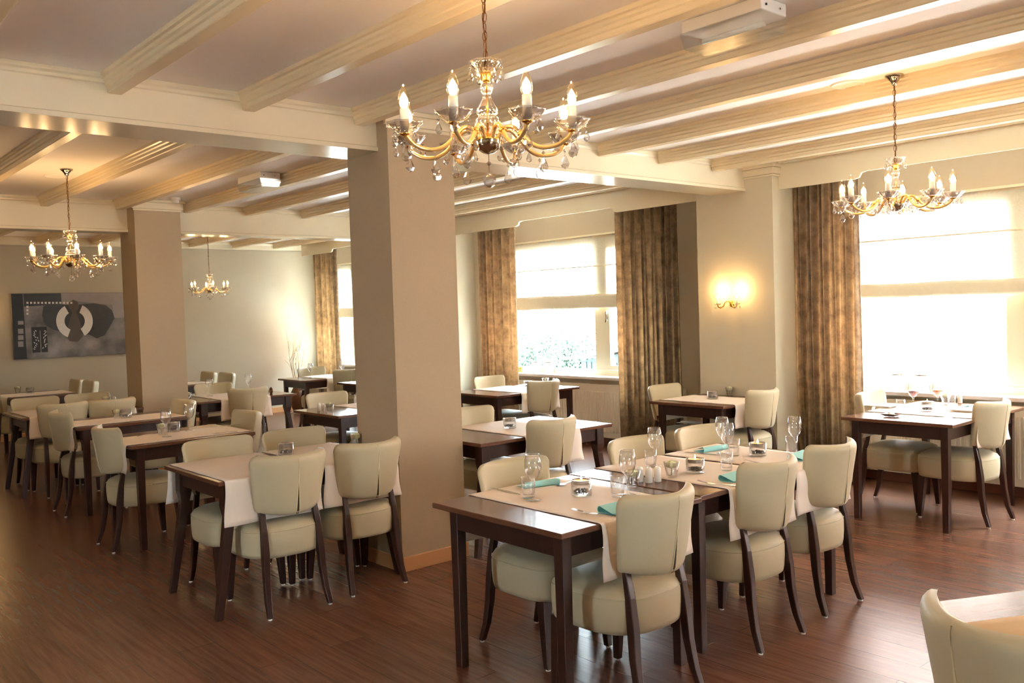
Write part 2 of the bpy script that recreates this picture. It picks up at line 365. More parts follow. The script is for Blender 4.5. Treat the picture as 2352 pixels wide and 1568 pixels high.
tag(MB().box(WX - .018, WX, Y0, Y1, 0, .09).obj('baseboard_right', 'dkbase', bevel=.003), kind='structure')

# columns with skirting and a crown under the joists
COLX0, COLX1 = 3.04, 3.54
def column(y0, y1, xa, xb, label):
    c = tag(MB().box(xa, xb, y0, y1, 0, CZ).obj('wall_column', 'column'), kind='structure')
    b = .014
    mb = MB().box(xa - b, xb + b, y0 - b, y0, 0, .09).box(xa - b, xb + b, y1, y1 + b, 0, .09).box(xa - b, xa, y0, y1, 0, .09).box(xb, xb + b, y0, y1, 0, .09)
    mb.obj('skirting', 'base', c, bevel=.002)
    mb = MB()
    for (g, za, zb) in ((.012, 2.745, 2.765), (.028, 2.765, 2.83), (.045, 2.83, 2.858)):
        mb.box(xa - g, xb + g, y0 - g, y0 - .001, za, zb)
        mb.box(xb + .001, xb + g, y0, y0 + .1, za, zb)
    mb.obj('crown', 'beam', c, bevel=.004)
    return c
column(4.62, 5.10, COLX0, COLX1, '')
column(9.36, 9.82, COLX0 + .03, COLX1, '')
# pilasters on the window wall
PX = 6.95
def pilaster(y0, y1):
    p = tag(MB().box(PX, WX, y0, y1, 0, CZ - .001).obj('wall_pilaster', 'wall'), kind='structure')
    mb = MB()
    for (g, za, zb) in ((.012, 2.72, 2.74), (.026, 2.74, 2.80), (.04, 2.80, 2.858)):
        mb.box(PX - g, PX - .001, y0 - g, y1 + g, za, zb); mb.box(PX, PX + .2, y0 - g, y0 - .001, za, zb)
    mb.obj('crown', 'beam', p, bevel=.004)
    MB().box(PX - .014, PX, y0 - .014, y1 + .014, 0, .09).box(PX, WX, y0 - .014, y0, 0, .09).obj('skirting', 'base', p)
    return p
pilaster(4.45, 5.28)
pilaster(9.55, 10.0)

# cross beams and joists
def beam(n, ya, yb, z, x0=X0, x1=PX + .3):
    mb = MB()
    g = .012
    prof = [(ya, CZ), (ya - .03, CZ), (ya - .03, CZ - .02), (ya - .016, CZ - .03), (ya - .012, CZ - .045), (ya, CZ - .05), (ya, z + .03), (ya - g, z + .026), (ya - g, z), (yb + g, z), (yb + g, z + .026), (yb, z + .03), (yb, CZ - .05), (yb + .012, CZ - .045), (yb + .016, CZ - .03), (yb + .03, CZ - .02), (yb + .03, CZ)]
    mb.prism(prof, x0, x1, 'x')
    return tag(mb.obj('trim_%d' % n, 'beam', bevel=.002), kind='structure')
beam(1, 4.74, 5.07, 2.62)
beam(2, 9.58, 9.80, 2.54, x1=PX)
ntrim = [3]
def joist(x, ya, yb, w=.065, mat='joist'):
    z = 2.765; c = x + w / 2
    half = [(w / 2, z), (w / 2 + .004, z + .004), (w / 2 + .004, z + .028), (w / 2 + .012, z + .034), (w / 2 + .013, z + .05), (w / 2 + .022, z + .058), (w / 2 + .026, z + .07), (w / 2 + .036, z + .076), (w / 2 + .038, CZ + .001)]
    prof = [(c - a, b) for a, b in half[::-1]] + [(c + a, b) for a, b in half]
    mb = MB().prism(prof, ya, yb, 'y')
    o = tag(mb.obj('trim_%d' % ntrim[0], mat, smooth=False), kind='structure'); ntrim[0] += 1
    return o
for k in range(-6, 7): joist(1.453 + .7165 * (k + 1), Y0, 4.735)
for k in range(-7, 7): joist(2.26 + .70 * k, 5.09, 9.57)
for k in range(-11, 3): joist(5.40 + .72 * k, 9.82, 13.99)
# crown on the far wall
tag(MB().prism([(13.99, CZ), (13.93, CZ), (13.93, CZ - .02), (13.96, CZ - .05), (13.975, CZ - .11), (13.99, CZ - .12)], X0, WX, 'x').obj('trim_%d' % ntrim[0], 'beam'), kind='structure'); ntrim[0] += 1
# curtain pelmets
def pelmet(y0, y1, ca, cb):
    lo, hi = 2.605, 2.66; g = .05
    P = [(y0, CZ), (y1, CZ), (y1, lo), (cb + g, lo), (cb + .01, lo + .01), (cb - .01, hi - .01), (cb - g, hi), (ca + g, hi), (ca + .01, hi - .01), (ca - .01, lo + .01), (ca - g, lo), (y0, lo)]
    mb = MB().prism(P, PX + .10, PX + .125, 'x')
    mb.box(PX + .05, PX + .10, y0, y1, CZ - .03, CZ)
    o = tag(mb.obj('trim_%d' % ntrim[0], 'beam', bevel=.002), kind='structure'); ntrim[0] += 1
    return o
s1 = at_x(1408, 484, PX + .1)[0]; s2 = at_x(1190, 514, PX + .1)[0]; s3 = at_x(1975, 394, PX + .1)[0]; s4 = at_x(762, 580, PX + .1)[0]
pelmet(5.28, 9.55, s1, s2)
pelmet(-0.2, 4.45, 1.5, s3)
pelmet(10.0, 13.4, 11.3, s4)

# ------------------------------------------------------------------ windows, sills, blinds, curtains, radiators
def window(n, a, b, mull, side):
    """a,b opening along y; mull = y range of the post between fixed pane and casement"""
    xf0, xf1 = WX + .03, WX + .10
    W = tag(thing('window_%d' % n, (0, 0, 0)), kind='structure')
    mb = MB(); f = .07
    mb.box(xf0, xf1, a, b, WZ0, WZ0 + f).box(xf0, xf1, a, b, WZ1 - .1, WZ1)
    mb.box(xf0, xf1, a, a + f, WZ0 + f, WZ1 - .1).box(xf0, xf1, b - f, b, WZ0 + f, WZ1 - .1)
    mb.box(xf0, xf1, mull[0], mull[1], WZ0 + f, WZ1 - .1)
    mb.obj('frame', 'frame', W, bevel=.004)
    c0, c1 = (a + f, mull[0]) if side < 0 else (mull[1], b - f)
    p0, p1 = (mull[1], b - f) if side < 0 else (a + f, mull[0])
    z0, z1 = WZ0 + f, WZ1 - .1; q = .055
    mb = MB().box(xf0 - .012, xf1 - .02, c0 + .004, c1 - .004, z0 + .004, z0 + q).box(xf0 - .012, xf1 - .02, c0 + .004, c1 - .004, z1 - q, z1 - .004)
    mb.box(xf0 - .012, xf1 - .02, c0 + .004, c0 + q, z0 + q, z1 - q).box(xf0 - .012, xf1 - .02, c1 - q, c1 - .004, z0 + q, z1 - q)
    cs = mb.obj('casement', 'frame', W, bevel=.003)
    MB().box(xf0 + .03, xf0 + .034, p0, p1, z0, z1).obj('pane', 'pane', W)
    MB().box(xf0 + .03, xf0 + .034, c0 + q, c1 - q, z0 + q, z1 - q).obj('pane', 'pane', W)
    hy = c1 - q / 2 if side < 0 else c0 + q / 2
    MB().box(xf0 - .02, xf0 - .012, hy - .012, hy + .012, 1.45, 1.57).tube([(xf0 - .02, hy, 1.55), (xf0 - .045, hy, 1.55), (xf0 - .045, hy, 1.43)], .008).obj('handle', 'steel', cs, smooth=True)
    tag(MB().box(WX - .13, WX + .035, a - .06, b + .06, WZ0 - .035, WZ0).obj('trim_%d' % ntrim[0], 'sill', bevel=.006), kind='structure'); ntrim[0] += 1
    return W
window(1, *WINS[0], (7.14, 7.33), -1)
window(2, *WINS[1], (2.66, 2.79), -1)
window(3, *WINS[2], (12.75, 12.87), -1)
window(4, -3.2, -0.4, (-1.9, -1.75), -1)
W = tag(thing('window_5'), kind='structure'); mb = MB()  # added left window, unseen, for side fill light
for (ya_, yb_, za_, zb__) in ((la, lb, .8, .87), (la, lb, 2.33, 2.4), (la, la + .07, .87, 2.33), (lb - .07, lb, .87, 2.33), ((la + lb) / 2 - .04, (la + lb) / 2 + .04, .87, 2.33)): mb.box(X0 - .15, X0 - .08, ya_, yb_, za_, zb__)
mb.obj('frame', 'frame', W); MB().box(X0 - .12, X0 - .116, la + .07, lb - .07, .87, 2.33).obj('pane', 'pane', W)

def roman_blind(a, b, zt, zf, zh0, zh1, label):
    x = WX + .0; t = thing('roman_blind', (x, (a + b) / 2, zt), 0, label, 'blind', 'roman blinds on the windows')
    L = (b - a) / 2; Z = lambda z: z - zt
    MB().box(-.02, .02, -L, L, -.02, .0).obj('head_rail', 'frame', t)
    n = 16
    vs = []; fs = []
    rows = [Z(zt) - .015, Z(zf) + .003, Z(zf) - .003, Z(zh1)]
    for r in rows:
        for k in range(n + 1): vs.append((.004 * math.sin(k * 1.7), -L + 2 * L * k / n, r))
    for i in range(3):
        for k in range(n): fs.append((i * (n + 1) + k, i * (n + 1) + k + 1, (i + 1) * (n + 1) + k + 1, (i + 1) * (n + 1) + k))
    MB().add(vs, fs).obj('sheer_panel', 'sheer', t, smooth=True)
    MB().box(-.009, .004, -L, L, Z(zf) - .007, Z(zf) + .007).obj('batten', 'blindhem', t)
    mb = MB(); prof = [(-.028, Z(zh1)), (-.034, Z(zh1) - .03), (-.036, Z(zh0) + .02), (-.028, Z(zh0)), (-.02, Z(zh0)), (-.014, Z(zh0) + .02), (.0, Z(zh1) - .02), (.004, Z(zh1))]
    mb.add([(p[0] + .003 * math.sin(k * 2.3), -L + 2 * L * k / 20, p[1] + .003 * math.sin(k * 1.1)) for k in range(21) for p in prof],
           [(k * 8 + i, k * 8 + (i + 1) % 8, (k + 1) * 8 + (i + 1) % 8, (k + 1) * 8 + i) for k in range(20) for i in range(8)] + [tuple(range(8)), tuple(range(160, 168))])
    mb.obj('gathered_fold', 'blindhem', t, smooth=True)
    return t
roman_blind(WINS[0][0], WINS[0][1], 2.47, 2.095, 1.60, 1.765, 'white sheer roman blind with beige fold on the middle window')
roman_blind(1.2, WINS[1][1], 2.47, 2.115, 1.615, 1.735, 'white sheer roman blind with beige fold on the large right window')
roman_blind(11.8, 13.7, 2.47, 2.055, 1.57, 1.73, 'white sheer roman blind on the far window beside the rear column')
def curtain(y0, y1, folds, label, x=7.30):
    L = y1 - y0; n = folds * 10; rows = 14; zt, zb = 2.68, .02
    ph = random.random() * 6; vs = []; fs = []
    for r in range(rows + 1):
        v = r / rows; z = zt + (zb - zt) * v
        for k in range(n + 1):
            u = k / n; A = .040 * (.75 + .25 * math.sin(u * 9 + ph) + .2 * v * math.sin(u * 23 + 2 * ph))
            wob = .012 * math.sin(u * folds * PI + v * 2.3 + ph)
            vs.append((A * math.sin(u * folds * 2 * PI + .5 * math.sin(u * 11 + ph) + .35 * v * math.sin(u * 5 + ph)), -L / 2 + L * u + wob, z))
    for r in range(rows):
        for k in range(n): fs.append((r * (n + 1) + k, r * (n + 1) + k + 1, (r + 1) * (n + 1) + k + 1, (r + 1) * (n + 1) + k))
    t = thing('curtain', (x, (y0 + y1) / 2, 0), 0, label, 'curtain', 'floor length curtains beside the windows')
    o = MB().add(vs, fs).obj('drape', 'curtain', t, smooth=True)
    MB().tube([(0, -L / 2, zt + .01), (0, L / 2, zt + .01)], .012).obj('curtain_rail', 'plastic', t)
    return t
CXX = 7.27
c_r0 = at_x(1975, 700, CXX)[0]; c_r1 = at_x(1812, 600, CXX)[0]
curtain(c_r0, c_r1 - .02, 12, 'taupe crushed curtain left of the large right window, beside the pilaster', CXX)
c0 = at_x(1558, 700, CXX)[0]; c1 = at_x(1420, 700, CXX)[0]
curtain(c0, c1, 12, 'taupe crushed curtain on the right of the middle window', CXX)
c0 = at_x(1186, 700, CXX)[0]; c1 = at_x(1104, 700, CXX)[0]
curtain(c0, c1, 9, 'taupe crushed curtain on the left of the middle window', CXX)
c0 = at_x(776, 700, CXX)[0]; c1 = at_x(726, 700, CXX)[0]
curtain(c0, c1, 9, 'brown curtain at the far window in the back corner', CXX)

def radiator(y0, y1, z0, z1, label):
    t = thing('radiator', (WX - .03, (y0 + y1) / 2, z0), 0, label, 'radiator', 'panel radiators under the windows'); L = (y1 - y0) / 2; H = z1 - z0
    mb = MB().box(-.1, -.005, -L, L, 0, H)
    n = int((y1 - y0) / .045)
    for k in range(n):
        y = -L + .02 + (2 * L - .04) * k / n
        mb.add([(-.1, y + .004, .06), (-.1, y + .032, .06), (-.1, y + .032, H - .07), (-.1, y + .004, H - .07), (-.108, y + .010, .065), (-.108, y + .026, .065), (-.108, y + .026, H - .075), (-.108, y + .010, H - .075)],
               [(4, 5, 6, 7), (0, 1, 5, 4), (1, 2, 6, 5), (2, 3, 7, 6), (3, 0, 4, 7)])
    mb.obj('panel', 'rad', t)
    MB().box(-.104, 0, -L - .004, L + .004, H, H + .012).obj('top_grille', 'rad', t, bevel=.003)
    return t
radiator(5.95, 8.6, .10, .70, 'cream ribbed panel radiator below the middle window')
radiator(.6, 3.95, .10, .72, 'cream ribbed panel radiator below the large right window')
radiator(10.9, 13.2, .10, .70, 'cream ribbed panel radiator below the far window')

# ------------------------------------------------------------------ outdoors
GZ = -1.2
tag(MB().box(12.9, 80, -40, 90, GZ - .12, GZ - .02).obj('lawn', 'grass'), kind='structure')
tag(MB().box(WX + .3, 12.9, -20, 40, GZ - .1, GZ).obj('bounce_terrace', 'paving'), kind='structure')  # unseen paving added to reflect daylight up onto the ceiling
tag(MB().box(-20, X0 - .2, -20, 40, GZ - .1, GZ).box(X0 - .2, WX + .3, -20, Y0 - .25, GZ - .1, GZ).obj('bounce_yard', 'paving'), kind='structure')  # unseen reflecting ground added outside the rear and left fill windows
tag(MB().box(13.0, 13.4, -12, 11.6, GZ, 6.5).obj('brick_facade', 'brick'), 'pale sunlit brick wall of the neighbouring building outside the right window', 'wall')  # far end lengthened out of view to hold light off the far wall
random.seed(3)
def leafball(mb, c, r, n, s):
    for _ in range(n):
        d = Vector((random.gauss(0, 1), random.gauss(0, 1), random.gauss(0, 1))).normalized() * (random.random() ** .4)
        p = Vector(c) + Vector((d.x * r[0], d.y * r[1], d.z * r[2]))
        a = Vector((random.gauss(0, 1), random.gauss(0, 1), random.gauss(0, 1))).normalized() * s
        b = a.cross(Vector((random.gauss(0, 1), random.gauss(0, 1), random.gauss(0, 1)))).normalized() * s * .6
        mb.add([p - a, p + b, p + a, p - b], [(0, 1, 2, 3)])
def tree(x, y, r, zt, label):
    t = thing('tree', (x, y, GZ), 0, label, 'tree', 'trees beyond the garden')
    MB().tube([(0, 0, 0), (.1, 0, 1), (0, .1, zt - GZ - r)], [.16, .12, .06]).obj('trunk', 'bark', t, smooth=True)
    mb = MB(); zc = zt - GZ - r
    leafball(mb, (0, 0, zc), (r, r, r), 1500, .09)
    for k in range(4): leafball(mb, (math.cos(k * 1.6) * r * .6, math.sin(k * 1.6) * r * .6, zc - .3 + .3 * (k % 2)), (r * .6,) * 3, 450, .08)
    mb.obj('crown', 'leaf', t)
for (px, X, r, py, lab) in ((1302, 26, 1.1, 762, 'pale green round tree seen through the middle window'), (1222, 30, 1.3, 788, 'low bushy tree at the left edge of the middle window'), (1362, 31, 1.2, 780, 'low green tree beside the window post'), (1412, 28, 1.5, 755, 'green tree above the shed roof, right of the window post'), (1203, 40, 2.0, 600, 'tall tree showing faintly behind the middle blind'), (822, 30, 2.6, 690, 'tree seen through the far window'), (1262, 36, 1.2, 800, 'distant low tree between the bushier ones')):
    y, z = at_x(px, py, X); tree(X, y, r, max(z, 0.5), lab)
mb = MB(); ya = at_x(1450, 850, 15)[0] - 1; yb = at_x(1180, 850, 15)[0] + 2
for k in range(26): leafball(mb, (15, ya + (yb - ya) * k / 25, -.45), (.5, .5, .62), 260, .07)
mb.box(14.7, 15.3, ya, yb, GZ, -.2)
tag(mb.obj('hedge', 'hedge'), 'low clipped green hedge outside the middle window', 'hedge')
ysl, zsl = at_x(1315, 823, 18); ysr, zsr = at_x(1440, 803, 18)
t = thing('garden_shed', (18, ysr - 1, GZ), 0, 'teal boarded garden shed with pale sloping roof behind the hedge', 'shed')
LL = ysl - (ysr - 1); h0 = zsl - GZ; h1 = zsr - GZ + .15
mb = MB().prism([(0, 0), (LL - .35, 0), (LL - .35, h0 - .06), (0, h1 - .06)], 0, 2.5, 'x')
for k in range(14): mb.box(-.02, 0, .03 + k * (LL - .4) / 14, .06 + k * (LL - .4) / 14, 0, h0 - .08)
mb.obj('boarding', 'shed', t)
MB().prism([(-.2, h1 - .02), (LL, h0 - .02), (LL, h0 + .05), (-.2, h1 + .07)], -.3, 2.8, 'x').obj('roof', 'shedroof', t)
t = thing('net_fence', (22, at_x(1235, 830, 22)[0], GZ), 0, 'thin netting fence with slack top cables in the garden', 'fence')
Lf = 4.5; pf = []
for k in range(4): MB().tube([(0, -k * 1.2, 0), (0, -k * 1.2, 2.05)], .03).obj('post', 'steel', t)
mb = MB()
for k in range(3): mb.tube([(0, -(k + q / 6) * 1.2, 2.0 - .12 * math.sin(PI * q / 6)) for q in range(7)], .012)
mb.obj('cable', 'steel', t)

# ------------------------------------------------------------------ chair
def make_chair():
    t = thing('dining_chair', cat='chair')
    # seat: D-shaped drum
    def plan(k, n, s):
        a = 2 * PI * k / n; c, si = math.cos(a), math.sin(a)
        if si >= 0:  # front: squarer
            e = 0.45; x = .240 * math.copysign(abs(c) ** e, c); y = .03 + .258 * abs(si) ** e
        else:
            e = 0.8; x = .240 * math.copysign(abs(c) ** e, c); y = .03 - .225 * abs(si) ** e
        return (x * s, .03 + (y - .03) * s)
    n = 40; rings = [(.86, .305), (.965, .308), (.985, .33), (1.0, .38), (1.0, .43), (.985, .452), (.93, .472), (.80, .486), (.55, .497), (.25, .503)]
    vs = []
    for s, z in rings: vs += [plan(k, n, s) + (z,) for k in range(n)]
    fs = [(i * n + k, i * n + (k + 1) % n, (i + 1) * n + (k + 1) % n, (i + 1) * n + k) for i in range(len(rings) - 1) for k in range(n)]
    fs += [tuple(range(n))[::-1], tuple(range((len(rings) - 1) * n, len(rings) * n))]
    seat = MB().add(vs, fs).obj('seat', 'leather', t, smooth=True)
    MB().tube([plan(k, n, .992) + (.4505,) for k in range(n)] + [plan(0, n, .992) + (.4505,)], .0024, 6).obj('piping', 'leather', seat, smooth=True)
    # backrest
    nu, nv = 26, 20; zb, zt = .535, .872
    def P(u, v, side):
        hw = .188 + .042 * min(1, v * 1.15) ** .9
        hwv = hw * (1 - (1 - math.sqrt(max(0, 1 - max(0, (v - .86) / .14) ** 2))) * .20) * (1 - (1 - math.sqrt(max(0, 1 - max(0, (.1 - v) / .1) ** 2))) * .12)
        x = hwv * u
        z = zb + (zt - zb) * v + .008 * u * u * v - .004 * v + .018 * u * u * (1 - v)
        yb = -.218 + .098 * u * u - .045 * v
        ed = (1 - min(1, abs(u)) ** 7) ** .5 * (1 - (abs(2 * v - 1)) ** 12) ** .5
        return (x, yb + side * (.029 * ed) , z)
    vs = []; idx = {}
    for side in (-1, 1):
        for j in range(nv + 1):
            for i in range(nu + 1):
                u = math.sin((2 * i / nu - 1) * PI / 2 * .999) * .55 + (2 * i / nu - 1) * .45; v = .5 - .5 * math.cos(PI * j / nv) * .5 + (j / nv - .5) * .5
                idx[(side, i, j)] = len(vs); vs.append(P(u, v, side))
    fs = []
    for side in (-1, 1):
        for j in range(nv):
            for i in range(nu):
                q = (idx[(side, i, j)], idx[(side, i + 1, j)], idx[(side, i + 1, j + 1)], idx[(side, i, j + 1)]); fs.append(q if side < 0 else q[::-1])
    mb = MB().add(vs, fs); me = mb.mesh('backrest'); bm = bmesh.new(); bm.from_mesh(me)
    bmesh.ops.remove_doubles(bm, verts=bm.verts, dist=.0008); bmesh.ops.recalc_face_normals(bm, faces=bm.faces); bm.to_mesh(me); bm.free(); me.shade_smooth()
    back = link('backrest', me, 'leather', t)
    def surf(u, v, off):
        p = P(u, v, -1); return Vector((p[0], p[1] - off, p[2]))
    mb = MB(); sl = []
    for j in range(11):
        v = .02 + .62 * j / 10; g = .0065 * (1 - j / 10) + .0006; p = surf(0, v, .0012); sl += [(p.x - g, p.y, p.z), (p.x + g, p.y, p.z)]
    mb.add(sl, [(2 * j, 2 * j + 1, 2 * j + 3, 2 * j + 2) for j in range(10)]); mb.obj('pleat_shade', 'slit', back)  # dark strip on the surface stands for shade in the open pleat
    for sg in (-1, 1):
        MB().tube([tuple(surf(0, .02 + .62 * j / 10, .001) + Vector((sg * (.0095 * (1 - j / 10) + .001), 0, 0))) for j in range(11)] + [tuple(surf(0, v, .0)) for v in (.7, .8, .9, .97)], .0024, 6).obj('back_piping', 'piping', back, smooth=True)
    # legs
    for sx in (-1, 1):
        path = [(sx * .155, -.128, .60), (sx * .160, -.158, .46), (sx * .163, -.172, .34), (sx * .167, -.182, .22), (sx * .173, -.203, .10), (sx * .180, -.235, .008)]
        hs = [(.015, .010), (.017, .016), (.019, .02), (.018, .018), (.016, .016), (.014, .014)]
        vs = []
        for (p, hh) in zip(path, hs):
            vs += [(p[0] - hh[0], p[1] - hh[1], p[2]), (p[0] + hh[0], p[1] - hh[1], p[2]), (p[0] + hh[0], p[1] + hh[1], p[2]), (p[0] - hh[0], p[1] + hh[1], p[2])]
        fs = [(4 * i + k, 4 * i + (k + 1) % 4, 4 * i + 4 + (k + 1) % 4, 4 * i + 4 + k) for i in range(5) for k in range(4)] + [(3, 2, 1, 0), (20, 21, 22, 23)]
        lg = MB().add(vs, fs).obj('leg', 'leg', t, bevel=.004)
        MB().lathe([(0, 0), (.011, 0), (.011, .009), (0, .009)], 12, (path[-1][0], path[-1][1], 0)).obj('glide', 'plastic', lg)
        lg = MB().frustum((sx * .195, .248, .008), .015, (sx * .185, .225, .31), .026).obj('leg', 'leg', t, bevel=.003)
        MB().lathe([(0, 0), (.011, 0), (.011, .009), (0, .009)], 12, (sx * .195, .248, 0)).obj('glide', 'plastic', lg)
    return t
chair = make_chair()

# ------------------------------------------------------------------ tables
def make_table(L, W, style):
    t = thing('dining_table', cat='table')
    MB().box(0, L, 0, W, .726, .75).obj('tabletop', 'wood', t, bevel=.004)
    i = .055; a = .022
    MB().box(i + .03, L - i - .03, i + .006, i + .006 + a, .632, .725).box(i + .03, L - i - .03, W - i - .006 - a, W - i - .006, .632, .725).box(i + .006, i + .006 + a, i + .03, W - i - .03, .632, .725).box(L - i - .006 - a, L - i - .006, i + .03, W - i - .03, .632, .725).obj('apron', 'leg', t)
    for sx in (0, 1):
        for sy in (0, 1):
            x = i + .026 if sx == 0 else L - i - .026; y = i + .026 if sy == 0 else W - i - .026
            mb = MB()
            if style == 'straight': mb.frustum((x, y, 0), .021, (x, y, .725), .026)
            else:
                dx = -.085 if sx == 0 else .085; dy = -.02 if sy == 0 else .02
                q = [(x + dx, y + dy, 0, .019), (x + dx * .45, y + dy * .45, .30, .024), (x - .002 * dx, y, .545, .026), (x, y, .60, .036), (x, y, .725, .034)]
                vs = []
                for (cx, cy, cz, h) in q: vs += [(cx - h, cy - h, cz), (cx + h, cy - h, cz), (cx + h, cy + h, cz), (cx - h, cy + h, cz)]
                mb.add(vs, [(4 * k + m, 4 * k + (m + 1) % 4, 4 * k + 4 + (m + 1) % 4, 4 * k + 4 + m) for k in range(4) for m in range(4)] + [(3, 2, 1, 0), (16, 17, 18, 19)])
            mb.obj('leg', 'leg', t, bevel=.003)
    return t
CLG = 'cloth runners laid across the tables'
def cloth(x0, x1, y0, y1, drop0, drop1, axis, label, mat='cloth', z=.7505, parent_rot=None, origin=None):
    """runner between x0..x1 across table edges y0,y1 (axis 'y'), or with the axes swapped ('x')"""
    r = .014; o = .012; pts = []
    for k in range(9, -1, -1): pts.append((y0 - o - .004 * math.sin(k * .8), z - r - (drop0 - r) * k / 9)) if drop0 else None
    if drop0:
        for a in (30, 60, 90): pts.append((y0 - o + r * (1 - math.cos(math.radians(a))), z - r + r * math.sin(math.radians(a)) + .002))
    for k in range(1, 12): pts.append((y0 + (y1 - y0) * k / 12, z + .0015 + .0008 * math.sin(k * 2.1)))
    if drop1:
        for a in (90, 60, 30): pts.append((y1 + o - r * (1 - math.cos(math.radians(a))), z - r + r * math.sin(math.radians(a)) + .002))
        for k in range(10): pts.append((y1 + o + .004 * math.sin(k * .8), z - r - (drop1 - r) * k / 9))
    nx = 14; vs = []; ph = random.random() * 6
    cx, cy = (x0 + x1) / 2, (y0 + y1) / 2
    for i in range(nx + 1):
        u = i / nx; x = x0 + (x1 - x0) * u
        for (q, zz) in pts:
            hang = max(0, (z - .02 - zz)) / .23
            sg = -1 if q < cy else 1
            dy = sg * hang * (.009 * (1 + math.sin(u * 9 + ph)))
            dx = (u - .5) * .035 * hang + .004 * math.sin(zz * 20 + ph) * hang
            P = (x + dx - cx, q + dy - cy, zz - z)
            vs.append(P if axis == 'y' else (P[1], P[0], P[2]))
    n = len(pts)
    fs = [(i * n + k, i * n + k + 1, (i + 1) * n + k + 1, (i + 1) * n + k) for i in range(nx) for k in range(n - 1)]
    loc = (cx, cy, z) if axis == 'y' else (cy, cx, z)
    o_ = MB().add(vs, fs).obj('tablecloth', mat, smooth=True); o_.location = loc
    sm = o_.modifiers.new('thick', 'SOLIDIFY'); sm.thickness = .0012; sm.offset = 1
    # centre and quarter creases
    return tag(o_, label, 'tablecloth', CLG)

TB = {}
def T(key, x0, y0, x1, y1, style, label):
    t = make_table(x1 - x0, y1 - y0, style); t.location = (x0, y0, 0); tag(t, label, None, 'dark wooden dining tables'); TB[key] = (x0, y0, x1, y1); return t
T('A', 2.32, 2.43, 3.19, 3.27, 'straight', 'dark wooden table at the near left end of the front row')
T('B', 3.205, 2.45, 4.52, 3.29, 'straight', 'long dark wooden table forming the right part of the front row')
T('R', 6.06, 2.55, 7.34, 3.35, 'straight', 'dark wooden table set with drinks at the large right window')
T('P', 6.13, 4.43, 6.93, 5.23, 'straight', 'small dark wooden table against the pilaster with the lit sconce')
T('W', 5.70, 6.85, 6.88, 7.66, 'straight', 'dark wooden table beside the middle window')
T('M', 3.57, 4.47, 4.82, 5.27, 'splayed', 'dark wooden table just right of the near column')
T('T2', 1.86, 4.55, 3.0, 5.35, 'splayed', 'dark wooden table just left of the near column')
T('T3', 1.99, 6.35, 2.90, 7.13, 'straight', 'dark wooden table with two wine glasses behind the left front table')
T('T4', 2.05, 7.86, 2.98, 8.66, 'straight', 'dark wooden table in line left of the rear column')
T('T5', 1.92, 9.18, 3.02, 9.98, 'splayed', 'dark wooden table at the left edge with four chairs')
T('T6', 2.38, 11.86, 3.12, 12.76, 'straight', 'dark wooden table under the abstract painting')
T('T7', 3.56, 9.14, 4.68, 9.96, 'splayed', 'dark wooden table just right of the rear column')
T('T8', 3.95, 11.64, 4.80, 12.5, 'straight', 'dark wooden table at the blank far wall')
T('T9', 5.66, 10.83, 6.9, 11.6, 'straight', 'dark wooden table at the far window corner')
T('T9b', 5.74, 9.30, 6.85, 10.1, 'straight', 'dark wooden table just showing left of the near column, by the window')
T('T10', 3.81, 6.70, 5.0, 7.52, 'straight', 'dark wooden table in mid room partly behind the near column')

# cloths
cloth(2.53, 3.08, 2.43, 3.27, .225, .225, 'y', 'rosy cloth on the near left end of the front row')
cloth(3.40, 3.93, 2.45, 3.29, .235, .235, 'y', 'rosy cloth in the middle of the front row')
cloth(3.965, 4.47, 2.45, 3.29, .22, .22, 'y', 'rosy cloth at the far right end of the front row')
cloth(6.43, 6.95, 2.55, 3.35, .20, .20, 'y', 'bright cloth under the drinks at the large right window')
cloth(6.28, 6.78, 4.43, 5.23, .20, .20, 'y', 'pink white cloth on the table by the pilaster')
cloth(6.02, 6.55, 6.85, 7.66, .20, .20, 'y', 'bright cloth on the table beside the middle window')
cloth(3.95, 4.47, 4.47, 5.27, .22, .22, 'y', 'cloth on the table right of the near column')
cloth(1.89, 2.44, 4.55, 5.35, .24, .24, 'y', 'cloth hanging at the left end of the table left of the near column')
cloth(2.48, 2.97, 4.55, 5.35, .24, .24, 'y', 'cloth nearest the column on the table left of it')
cloth(6.42, 6.90, 1.99, 2.90, .20, .20, 'x', 'cloth lying lengthwise on the table with two wine glasses')
cloth(7.96, 8.44, 2.05, 2.98, .20, .20, 'x', 'cloth lying lengthwise on the table left of the rear column')
cloth(1.98, 2.42, 9.18, 9.98, .20, .20, 'y', 'left cloth of the table at the left edge')
cloth(2.50, 2.94, 9.18, 9.98, .20, .20, 'y', 'right cloth of the table at the left edge')
cloth(12.02, 12.60, 2.38, 3.12, .20, .16, 'x', 'cloth on the table under the abstract painting')
cloth(3.80, 4.36, 9.14, 9.96, .22, .22, 'y', 'cloth on the table right of the rear column')
cloth(11.80, 12.34, 3.95, 4.80, .20, .16, 'x', 'cloth on the table at the blank far wall')
cloth(6.0, 6.5, 10.83, 11.6, .20, .20, 'y', 'sunlit white cloth on the far window corner table')
cloth(4.22, 4.75, 6.70, 7.52, .20, .20, 'y', 'cloth on the mid room table partly behind the near column')
cloth(6.1, 6.6, 9.30, 10.1, .20, .20, 'y', 'cloth on the window side table left of the near column')

